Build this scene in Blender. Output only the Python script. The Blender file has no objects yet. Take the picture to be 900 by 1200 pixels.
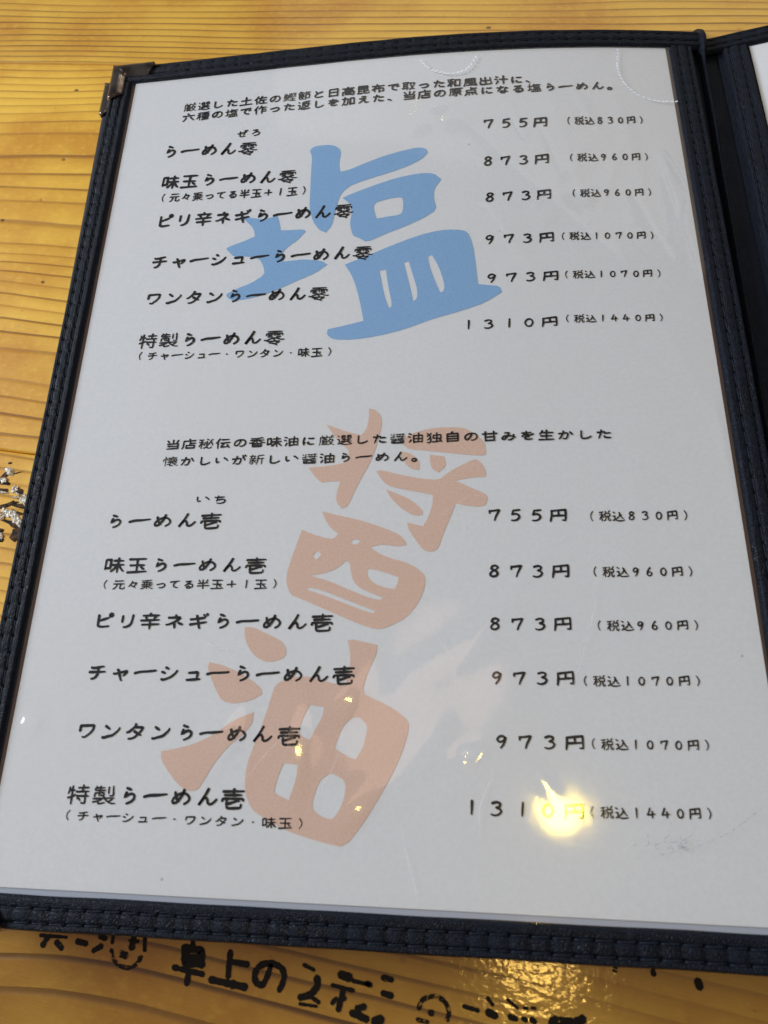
import bpy, bmesh, math, random
from mathutils import Vector, Matrix, noise
from mathutils.geometry import tessellate_polygon
from math import sin, cos, pi, sqrt, radians, floor, exp

random.seed(11)
SC = bpy.context.scene
COL = SC.collection

# page frame: centimetres, x across the menu page, y up the page, z above the page; the table is 1.6 cm below it
TZ = 1.6
def W(x, y, z=0.0):
    return Vector((x / 100, y / 100, (z + TZ) / 100))

# ---------------------------------------------------------------- camera
CAM_LOC = (13.9372, 3.1609, 20.5878)
CAM_ROT = (0.35384, 0.13629, 0.02756)
cam_d = bpy.data.cameras.new('camera')
cam = bpy.data.objects.new('camera', cam_d); COL.objects.link(cam)
cam.location = W(*CAM_LOC)
cam.rotation_euler = CAM_ROT
cam_d.sensor_fit = 'HORIZONTAL'
cam_d.sensor_width = 7.3
cam_d.lens = 7.3 * 860 / 900
cam_d.clip_start = 0.005; cam_d.clip_end = 50
cam_d.dof.use_dof = True
cam_d.dof.focus_distance = 0.262
cam_d.dof.aperture_fstop = 5.0
SC.camera = cam

# ---------------------------------------------------------------- world, lamps, exposure
w = bpy.data.worlds.new('World'); SC.world = w; w.use_nodes = True
bg = w.node_tree.nodes['Background']
bg.inputs[0].default_value = (0.66, 0.73, 0.86, 1); bg.inputs[1].default_value = 0.25

def aim(o, target):
    o.rotation_euler = (Vector(target) - o.location).to_track_quat('-Z', 'Y').to_euler()
def area(name, loc, target, sx, sy, power, col):
    d = bpy.data.lights.new(name, 'AREA'); d.shape = 'RECTANGLE'; d.size = sx; d.size_y = sy; d.energy = power; d.color = col
    o = bpy.data.objects.new(name, d); COL.objects.link(o); o.location = loc; aim(o, target); return o
def bulb(name, loc, r, power, col):
    d = bpy.data.lights.new(name, 'POINT'); d.shadow_soft_size = r; d.energy = power; d.color = col
    o = bpy.data.objects.new(name, d); COL.objects.link(o); o.location = loc; return o
area('window_light', (-1.50, 0.60, 0.85), (0.04, 0.17, 0), 0.90, 0.60, 38.5, (0.80, 0.885, 1.0))
area('far_window_light', (0.45, 1.75, 1.05), (0.1, 0.15, 0), 1.7, 0.7, 3.6, (1.0, 0.93, 0.84))
bulb('pendant_bulb', (0.257, 0.002, 1.21), 0.029, 3.8, (1.0, 0.74, 0.12))
warm_glow = area('added_glow_light', (0.03, 0.194, 1.20), (0.1, 0.12, 0), 0.40, 0.26, 0.62, (1.0, 0.62, 0.46)); warm_glow.data.shape = 'ELLIPSE'  # added area light without a known source, for a soft pinkish reflection in the film
bulb('near_pendant_bulb', (0.206, -0.228, 1.18), 0.032, 3.2, (1.0, 0.62, 0.14))
bulb('far_pendant_bulb', (0.06, 1.40, 1.02), 0.012, 0.28, (1.0, 0.75, 0.40))
SC.view_settings.view_transform = 'Standard'; SC.view_settings.look = 'None'
SC.view_settings.exposure = 0.0; SC.view_settings.gamma = 1.0
SC.render.engine = 'CYCLES'
SC.cycles.max_bounces = 8; SC.cycles.transparent_max_bounces = 12
SC.cycles.sample_clamp_indirect = 4
SC.cycles.use_denoising = True

# ---------------------------------------------------------------- node helper
class NT:
    def __init__(s, name):
        s.m = bpy.data.materials.new(name); s.m.use_nodes = True
        s.t = s.m.node_tree; s.b = s.t.nodes['Principled BSDF']; s.out = s.t.nodes['Material Output']
    def n(s, kind, **kw):
        nd = s.t.nodes.new(kind)
        for k, v in kw.items(): setattr(nd, k, v)
        return nd
    def set(s, sock, v):
        if hasattr(v, 'is_output'): s.t.links.new(v, sock)
        elif v is not None: sock.default_value = v
    def math(s, op, a, b=None, c=None, clamp=False):
        nd = s.n('ShaderNodeMath', operation=op, use_clamp=clamp)
        s.set(nd.inputs[0], a); s.set(nd.inputs[1], b)
        if c is not None: s.set(nd.inputs[2], c)
        return nd.outputs[0]
    def vec(s, x, y, z=0.0):
        nd = s.n('ShaderNodeCombineXYZ'); s.set(nd.inputs[0], x); s.set(nd.inputs[1], y); s.set(nd.inputs[2], z); return nd.outputs[0]
    def noise(s, v, scale, detail=2.0, rough=.5, out=0):
        nd = s.n('ShaderNodeTexNoise'); s.set(nd.inputs['Vector'], v); nd.inputs['Scale'].default_value = scale
        nd.inputs['Detail'].default_value = detail; nd.inputs['Roughness'].default_value = rough; return nd.outputs[out]
    def voro(s, v, scale, feature='F1', out='Distance', rnd=1.0):
        nd = s.n('ShaderNodeTexVoronoi', feature=feature); s.set(nd.inputs['Vector'], v); nd.inputs['Scale'].default_value = scale
        nd.inputs['Randomness'].default_value = rnd; return nd.outputs[out]
    def ramp(s, v, lo, hi, a=0.0, b=1.0):
        nd = s.n('ShaderNodeMapRange', interpolation_type='SMOOTHSTEP'); s.set(nd.inputs[0], v)
        nd.inputs[1].default_value = lo; nd.inputs[2].default_value = hi; nd.inputs[3].default_value = a; nd.inputs[4].default_value = b
        return nd.outputs[0]
    def mix(s, f, a, b):
        nd = s.n('ShaderNodeMix', data_type='RGBA'); s.set(nd.inputs[0], f)
        for i, v in ((6, a), (7, b)):
            s.set(nd.inputs[i], v if hasattr(v, 'is_output') else (*v, 1))
        return nd.outputs[2]
    def bump(s, h, strength, dist, normal=None):
        nd = s.n('ShaderNodeBump'); nd.inputs['Strength'].default_value = strength; nd.inputs['Distance'].default_value = dist
        s.set(nd.inputs['Height'], h)
        if normal is not None: s.set(nd.inputs['Normal'], normal)
        return nd.outputs[0]
    def obj(s): return s.n('ShaderNodeTexCoord').outputs['Object']
    def pos(s): return s.n('ShaderNodeNewGeometry').outputs['Position']
    def sep(s, v):
        nd = s.n('ShaderNodeSeparateXYZ'); s.set(nd.inputs[0], v); return nd.outputs[0], nd.outputs[1], nd.outputs[2]
    def P(s, **kw):
        for k, v in kw.items(): s.set(s.b.inputs[k.replace('_', ' ')], v)

# ---------------------------------------------------------------- materials
def mat_wood(seed, k, amp, base, dark, bow, width, gloss=.5):
    t = NT('pine_wood'); X, Y, Z = t.sep(t.obj())
    x = t.math('MULTIPLY', X, 100.0); y = t.math('MULTIPLY', Y, 100.0)
    off = seed * 17.3
    warp = t.noise(t.vec(t.math('MULTIPLY', x, .045), t.math('MULTIPLY', y, .13), off), 1.0, 2.0)
    sN = t.math('ADD', y, t.math('MULTIPLY', t.math('SUBTRACT', warp, .5), amp))
    if bow:
        q = t.math('MAXIMUM', t.math('SUBTRACT', 6.0, x), 0.0)
        sN = t.math('ADD', sN, t.math('MULTIPLY', t.math('POWER', q, 2.0), bow))
    # ring spacing drifts across the board
    n1 = t.noise(t.vec(off, t.math('MULTIPLY', sN, .16), 3.0), 1.0, 1.0)
    s2 = t.math('ADD', t.math('MULTIPLY', sN, k), t.math('MULTIPLY', n1, 9.0))
    wob = t.noise(t.vec(t.math('MULTIPLY', x, .5), t.math('MULTIPLY', y, 2.0), off), 1.0, 3.0)
    s2 = t.math('ADD', s2, t.math('MULTIPLY', wob, .07))
    fr = t.math('FRACT', s2)
    ring = t.n('ShaderNodeTexWhiteNoise', noise_dimensions='1D'); t.set(ring.inputs['W'], t.math('ADD', t.math('FLOOR', s2), off))
    rv = ring.outputs['Value']
    line = t.math('MULTIPLY', t.ramp(fr, 1 - width * 1.7, 1 - width * .55), t.ramp(fr, 1 - width * .18, 1.0, 1, 0))
    soft = t.math('MULTIPLY', t.ramp(fr, .25, .97), t.ramp(fr, .97, 1.0, 1, 0))
    strength = t.math('ADD', .30, t.math('MULTIPLY', rv, .70))
    patch = t.ramp(t.noise(t.vec(t.math('MULTIPLY', x, .12), t.math('MULTIPLY', y, .4), off + 5), 1.0, 2), .3, .6, .55, 1.0)
    line = t.math('MULTIPLY', t.math('MULTIPLY', line, strength), patch)
    if bow: line = t.math('MULTIPLY', line, t.ramp(x, 12.0, 17.0, 1.0, .18))
    fib = t.noise(t.vec(t.math('MULTIPLY', x, 1.3), t.math('MULTIPLY', y, 26.0), off), 1.0, 4.0, .6)
    blot = t.noise(t.vec(t.math('MULTIPLY', x, .22), t.math('MULTIPLY', y, .30), off + 9), 1.0, 3.0)
    mott = t.noise(t.vec(t.math('MULTIPLY', x, 3.0), t.math('MULTIPLY', y, 4.5), off + 2), 1.0, 4.0, .65)
    light = tuple(min(1, c * 1.20) for c in base); warm = (base[0] * .86, base[1] * .66, base[2] * .45)
    c = t.mix(t.ramp(blot, .3, .72), light, warm)
    c = t.mix(t.ramp(fib, .35, .75, 0, .16), c, (base[0] * .62, base[1] * .48, base[2] * .35))
    c = t.mix(t.ramp(mott, .48, .70, 0, .30), c, tuple(min(1, q * 1.35) for q in base))
    c = t.mix(t.math('MULTIPLY', soft, .34), c, (base[0] * .70, base[1] * .50, base[2] * .30))
    c = t.mix(t.math('MULTIPLY', line, .95, clamp=True), c, dark)
    # pin holes, nicks and small dark flecks
    v1 = t.voro(t.vec(t.math('MULTIPLY', x, .62), t.math('MULTIPLY', y, .95), off), 1.0)
    g = t.ramp(t.noise(t.vec(x, y, off), .35, 1), .48, .56)
    spk = t.math('MULTIPLY', t.ramp(v1, .050, .085, 1, 0), g)
    v2 = t.voro(t.vec(t.math('MULTIPLY', x, 1.3), t.math('MULTIPLY', y, 3.1), off + 4), 1.0)
    spk2 = t.math('MULTIPLY', t.ramp(v2, .06, .10, 1, 0), t.ramp(t.noise(t.vec(x, y, off + 7), .8, 1), .52, .6))
    c = t.mix(t.math('MULTIPLY', spk, .75), c, (.05, .02, .008))
    c = t.mix(t.math('MULTIPLY', spk2, .35), c, (.12, .05, .012))
    hgt = t.math('SUBTRACT', t.math('MULTIPLY', mott, .35), t.math('MULTIPLY', line, 1.0))
    hgt = t.math('ADD', hgt, t.math('MULTIPLY', fib, .25))
    hgt = t.math('SUBTRACT', hgt, t.math('MULTIPLY', spk, 1.4))
    bn = t.bump(hgt, .55, .0006)
    ham = t.noise(t.vec(t.math('MULTIPLY', x, 3.2), t.math('MULTIPLY', y, 4.6), off + 30), 1.0, 2.0, .5)
    coat = t.bump(t.math('ADD', ham, t.math('MULTIPLY', line, -.8)), .16, .0007)
    t.P(Base_Color=c, Roughness=.48, Normal=bn, Coat_Weight=gloss, Coat_Roughness=.12, Coat_Normal=coat, Specular_IOR_Level=.2)
    return t.m
base = (.80, .485, .060); dark = (.30, .12, .018)
WOOD = {
 'far': mat_wood(3, 2.7, 1.6, (.68, .40, .052), (.21, .080, .013), 0, .17),
 'mid': mat_wood(1, 1.5, 2.2, base, dark, 0, .13),
 'side': mat_wood(8, 2.0, 1.2, base, dark, 0, .15),
 'near': mat_wood(6, 1.05, 1.0, (.37, .195, .021), (.085, .030, .003), .020, .15, .95),  # shade along the near side of the table is put into this darker wood colour
}
def mat_leather(name, col, rough, sheen_col, bumpd):
    t = NT(name); p = t.pos()
    v = t.voro(p, 1400, 'DISTANCE_TO_EDGE'); n = t.noise(p, 700, 4, .6); big = t.noise(p, 60, 3)
    cell = t.ramp(v, .0, .22)
    h = t.math('ADD', t.math('MULTIPLY', cell, .7), t.math('MULTIPLY', n, .8))
    c = t.mix(t.ramp(n, .35, .7), col, tuple(q * 1.9 for q in col))
    c = t.mix(t.ramp(big, .45, .7, 0, .5), c, sheen_col)
    t.P(Base_Color=c, Roughness=t.ramp(big, .3, .7, rough, rough + .16), Normal=t.bump(h, .9, bumpd), Specular_IOR_Level=.19)
    return t.m
M_LEATHER = mat_leather('navy_leather', (.0030, .0046, .0092), .40, (.0050, .0095, .020), .00019)
M_LEATHER_FLAT = mat_leather('navy_leather_panel', (.0024, .0040, .0100), .50, (.0035, .0065, .016), .00018)
def simple(name, col, rough, metal=0.0, spec=.5):
    t = NT(name); t.P(Base_Color=(*col, 1), Roughness=rough, Metallic=metal, Specular_IOR_Level=spec); return t.m
def mat_thread():
    t = NT('navy_thread'); p = t.pos()
    t.P(Base_Color=t.mix(t.noise(p, 900, 2), (.0025, .0035, .007), (.018, .026, .042)), Roughness=.6, Specular_IOR_Level=.2, Normal=t.bump(t.noise(p, 2500, 2), .8, .0002)); return t.m
M_THREAD = mat_thread()
def mat_paper():
    t = NT('white_paper'); p = t.pos()
    n = t.noise(p, 900, 5, .7); b = t.noise(p, 22, 3)
    c = t.mix(t.ramp(n, .35, .65), (.745, .755, .77), (.785, .795, .81))
    c = t.mix(t.ramp(b, .4, .7, 0, .35), c, (.76, .755, .75))
    dots = t.math('MULTIPLY', t.ramp(t.voro(p, 110), .035, .06, 1, 0), t.ramp(t.noise(p, 45, 1), .60, .66))
    c = t.mix(t.math('MULTIPLY', dots, .45), c, (.25, .24, .26))
    t.P(Base_Color=c, Roughness=.75, Normal=t.bump(t.math('ADD', n, t.math('MULTIPLY', t.noise(p, 160, 3), 1.2)), .12, .0002), Specular_IOR_Level=.25)
    return t.m
M_PAPER = mat_paper()
def mat_print(name, a, b):
    t = NT(name); p = t.pos()
    t.P(Base_Color=t.mix(t.ramp(t.noise(p, 1500, 4, .75), .35, .65), a, b), Roughness=.7, Specular_IOR_Level=.2); return t.m
M_BLUE = mat_print('pale_blue_ink', (.24, .43, .70), (.285, .485, .75))
M_PEACH = mat_print('peach_ink', (.72, .49, .38), (.77, .555, .45))
M_INK = mat_print('black_ink', (.010, .009, .009), (.022, .020, .020))
M_BACK = simple('pale_backing_sheet', (.42, .46, .55), .5)
M_BROWN = simple('brown_board_edge', (.17, .105, .075), .55)
def mat_metal():
    t = NT('nickel_metal'); p = t.pos()
    t.P(Base_Color=t.mix(t.ramp(t.noise(p, 150, 3), .4, .7), (.26, .205, .16), (.09, .065, .048)), Metallic=1.0,
        Roughness=t.ramp(t.noise(p, 300, 3), .3, .7, .10, .26), Normal=t.bump(t.noise(p, 220, 2), .25, .0004)); return t.m
M_METAL = mat_metal()
def mat_film():
    t = NT('clear_plastic_film'); p = t.pos(); X, Y, Z = t.sep(p)
    geo = t.n('ShaderNodeNewGeometry'); dt = t.n('ShaderNodeVectorMath', operation='DOT_PRODUCT')
    t.t.links.new(geo.outputs['Incoming'], dt.inputs[1])
    n1 = t.noise(p, 38, 3, .5); n2 = t.noise(t.vec(t.math('MULTIPLY', X, 1.0), t.math('MULTIPLY', Y, .35), Z), 170, 2)
    nrm = t.bump(t.math('ADD', n1, t.math('MULTIPLY', n2, .04)), .035, .0020)
    fine = t.bump(t.noise(p, 1500, 2), .010, .0003, nrm)
    t.set(dt.inputs[0], fine)
    fr = t.math('ADD', .045, t.math('MULTIPLY', t.math('POWER', t.math('SUBTRACT', 1.0, t.math('ABSOLUTE', dt.outputs['Value']), clamp=True), 5.0), .955))
    gl = t.n('ShaderNodeBsdfGlossy'); gl.inputs['Roughness'].default_value = .060; t.set(gl.inputs['Normal'], fine)
    gl2 = t.n('ShaderNodeBsdfGlossy'); gl2.inputs['Roughness'].default_value = .30; t.set(gl2.inputs['Normal'], fine)
    gm = t.n('ShaderNodeMixShader'); gm.inputs[0].default_value = .16
    t.t.links.new(gl.outputs[0], gm.inputs[1]); t.t.links.new(gl2.outputs[0], gm.inputs[2])
    tr = t.n('ShaderNodeBsdfTransparent'); tr.inputs[0].default_value = (.965, .97, .975, 1)
    mx = t.n('ShaderNodeMixShader')
    t.set(mx.inputs[0], fr)
    t.t.links.new(tr.outputs[0], mx.inputs[1]); t.t.links.new(gm.outputs[0], mx.inputs[2])
    t.t.links.new(mx.outputs[0], t.out.inputs[0]); t.t.nodes.remove(t.b)
    return t.m
M_FILM = mat_film()
def mat_marker(fade):
    t = NT('worn_marker_ink'); p = t.pos()
    n = t.noise(p, 520, 4, .7)
    tr = t.n('ShaderNodeBsdfTransparent'); mx = t.n('ShaderNodeMixShader')
    t.P(Base_Color=(.006, .004, .003, 1) if fade < .5 else (.045, .022, .008, 1), Roughness=.6, Specular_IOR_Level=.15)
    t.set(mx.inputs[0], t.ramp(n, .24 + fade * .3, .36 + fade * .3))
    t.t.links.new(tr.outputs[0], mx.inputs[1]); t.t.links.new(t.b.outputs[0], mx.inputs[2]); t.t.links.new(mx.outputs[0], t.out.inputs[0])
    return t.m
M_MARK = mat_marker(.10); M_MARK_FADED = mat_marker(.45)
M_WHITE = simple('white_glint_paint', (.95, .97, 1.0), .25)  # for the film arcs: the white stands in for light they reflect

# ---------------------------------------------------------------- object helpers
def link(name, me, parent=None, mat=None):
    o = bpy.data.objects.new(name, me); COL.objects.link(o)
    if mat is not None and me is not None: me.materials.append(mat)
    if parent is not None:
        o.parent = parent
        if parent.type == 'EMPTY': o.location = -parent.location if parent.get('world_parts') else (0, 0, 0)
    return o
def mesh(name, V, F, smooth=True):
    me = bpy.data.meshes.new(name); me.from_pydata([tuple(v) for v in V], [], F); me.update()
    if smooth:
        for p in me.polygons: p.use_smooth = True
    return me
def thing(name, label, cat, loc=(0, 0, 0)):
    o = bpy.data.objects.new(name, None); COL.objects.link(o); o.location = loc; o.empty_display_size = .02
    o['label'] = label; o['category'] = cat; return o

# ---------------------------------------------------------------- surfaces of the menu
def droop(x, y):
    u = min(max((x - 8) / 13, 0), 1.2); v = min(max(y / 29.7, 0), 1.05)
    return -0.85 * u ** 2.2 * v ** 1.6
def hs(x, y):
    return droop(x, y)

# ---------------------------------------------------------------- measured data
KNOT_DARK = [(-3.1, 13.1, 0.286, 0.113, 0.7), (-3.14, 12.77, 0.273, 0.081, -0.2), (-3.04, 12.47, 0.239, 0.097, -0.3), (-2.46, 12.42, 0.273, 0.113, -0.3), (-2.23, 11.85, 0.409, 0.113, -0.15), (-2.45, 11.62, 0.477, 0.081, -0.2), (-2.16, 10.8, 0.232, 0.242, -1.1), (-2.3, 11.16, 0.511, 0.097, -0.35), (-2.74, 11.94, 0.409, 0.081, 0.3), (-2.82, 10.96, 0.109, 0.097, 0), (-2.71, 10.6, 0.095, 0.065, 0), (-3.03, 13.54, 0.082, 0.04, 0), (-2.67, 13.14, 0.205, 0.024, 0.2)]
KNOT_PALE = [(-2.98, 13.19, 0.109, 0.178, 0.9), (-3.08, 12.86, 0.177, 0.113, 0.1), (-3.06, 12.4, 0.205, 0.065, -0.1), (-2.6, 12.51, 0.136, 0.113, 0.2), (-2.24, 12.17, 0.382, 0.178, -0.35), (-2.12, 11.98, 0.232, 0.113, -0.7), (-2.66, 11.59, 0.341, 0.178, -0.5), (-2.86, 11.52, 0.177, 0.178, 0), (-2.3, 11.32, 0.3, 0.162, -0.9), (-2.74, 10.75, 0.095, 0.145, 0.3)]
SCRATCH = [([(11.6, 1.9), (11.9, 0.9), (12.1, 0.2)], 0.012), ([(14.0, 3.4), (13.65, 2.6), (13.6, 1.8)], 0.014), ([(5.6, 6.9), (6.2, 6.6), (6.9, 6.7)], 0.008), ([(7.2, 2.9), (7.9, 3.8), (8.6, 4.4)], 0.006), ([(9.0, 2.2), (9.8, 3.6), (10.0, 4.8)], 0.006), ([(16.0, 5.2), (16.8, 7.6), (17.1, 9.5)], 0.008), ([(12.4, 10.4), (13.5, 11.2), (14.1, 11.0)], 0.006), ([(15.6, 21.7), (16.0, 22.3), (16.7, 22.6)], 0.01), ([(12.2, 7.4), (12.9, 6.4), (13.1, 5.2)], 0.007), ([(17.2, 25.2), (17.9, 26.6), (18.1, 27.9)], 0.008), ([(3.0, 17.6), (4.2, 17.0), (4.6, 16.1)], 0.005)]
HAND = 'らーめん０１３４５６７８９円（）・い'
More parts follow.
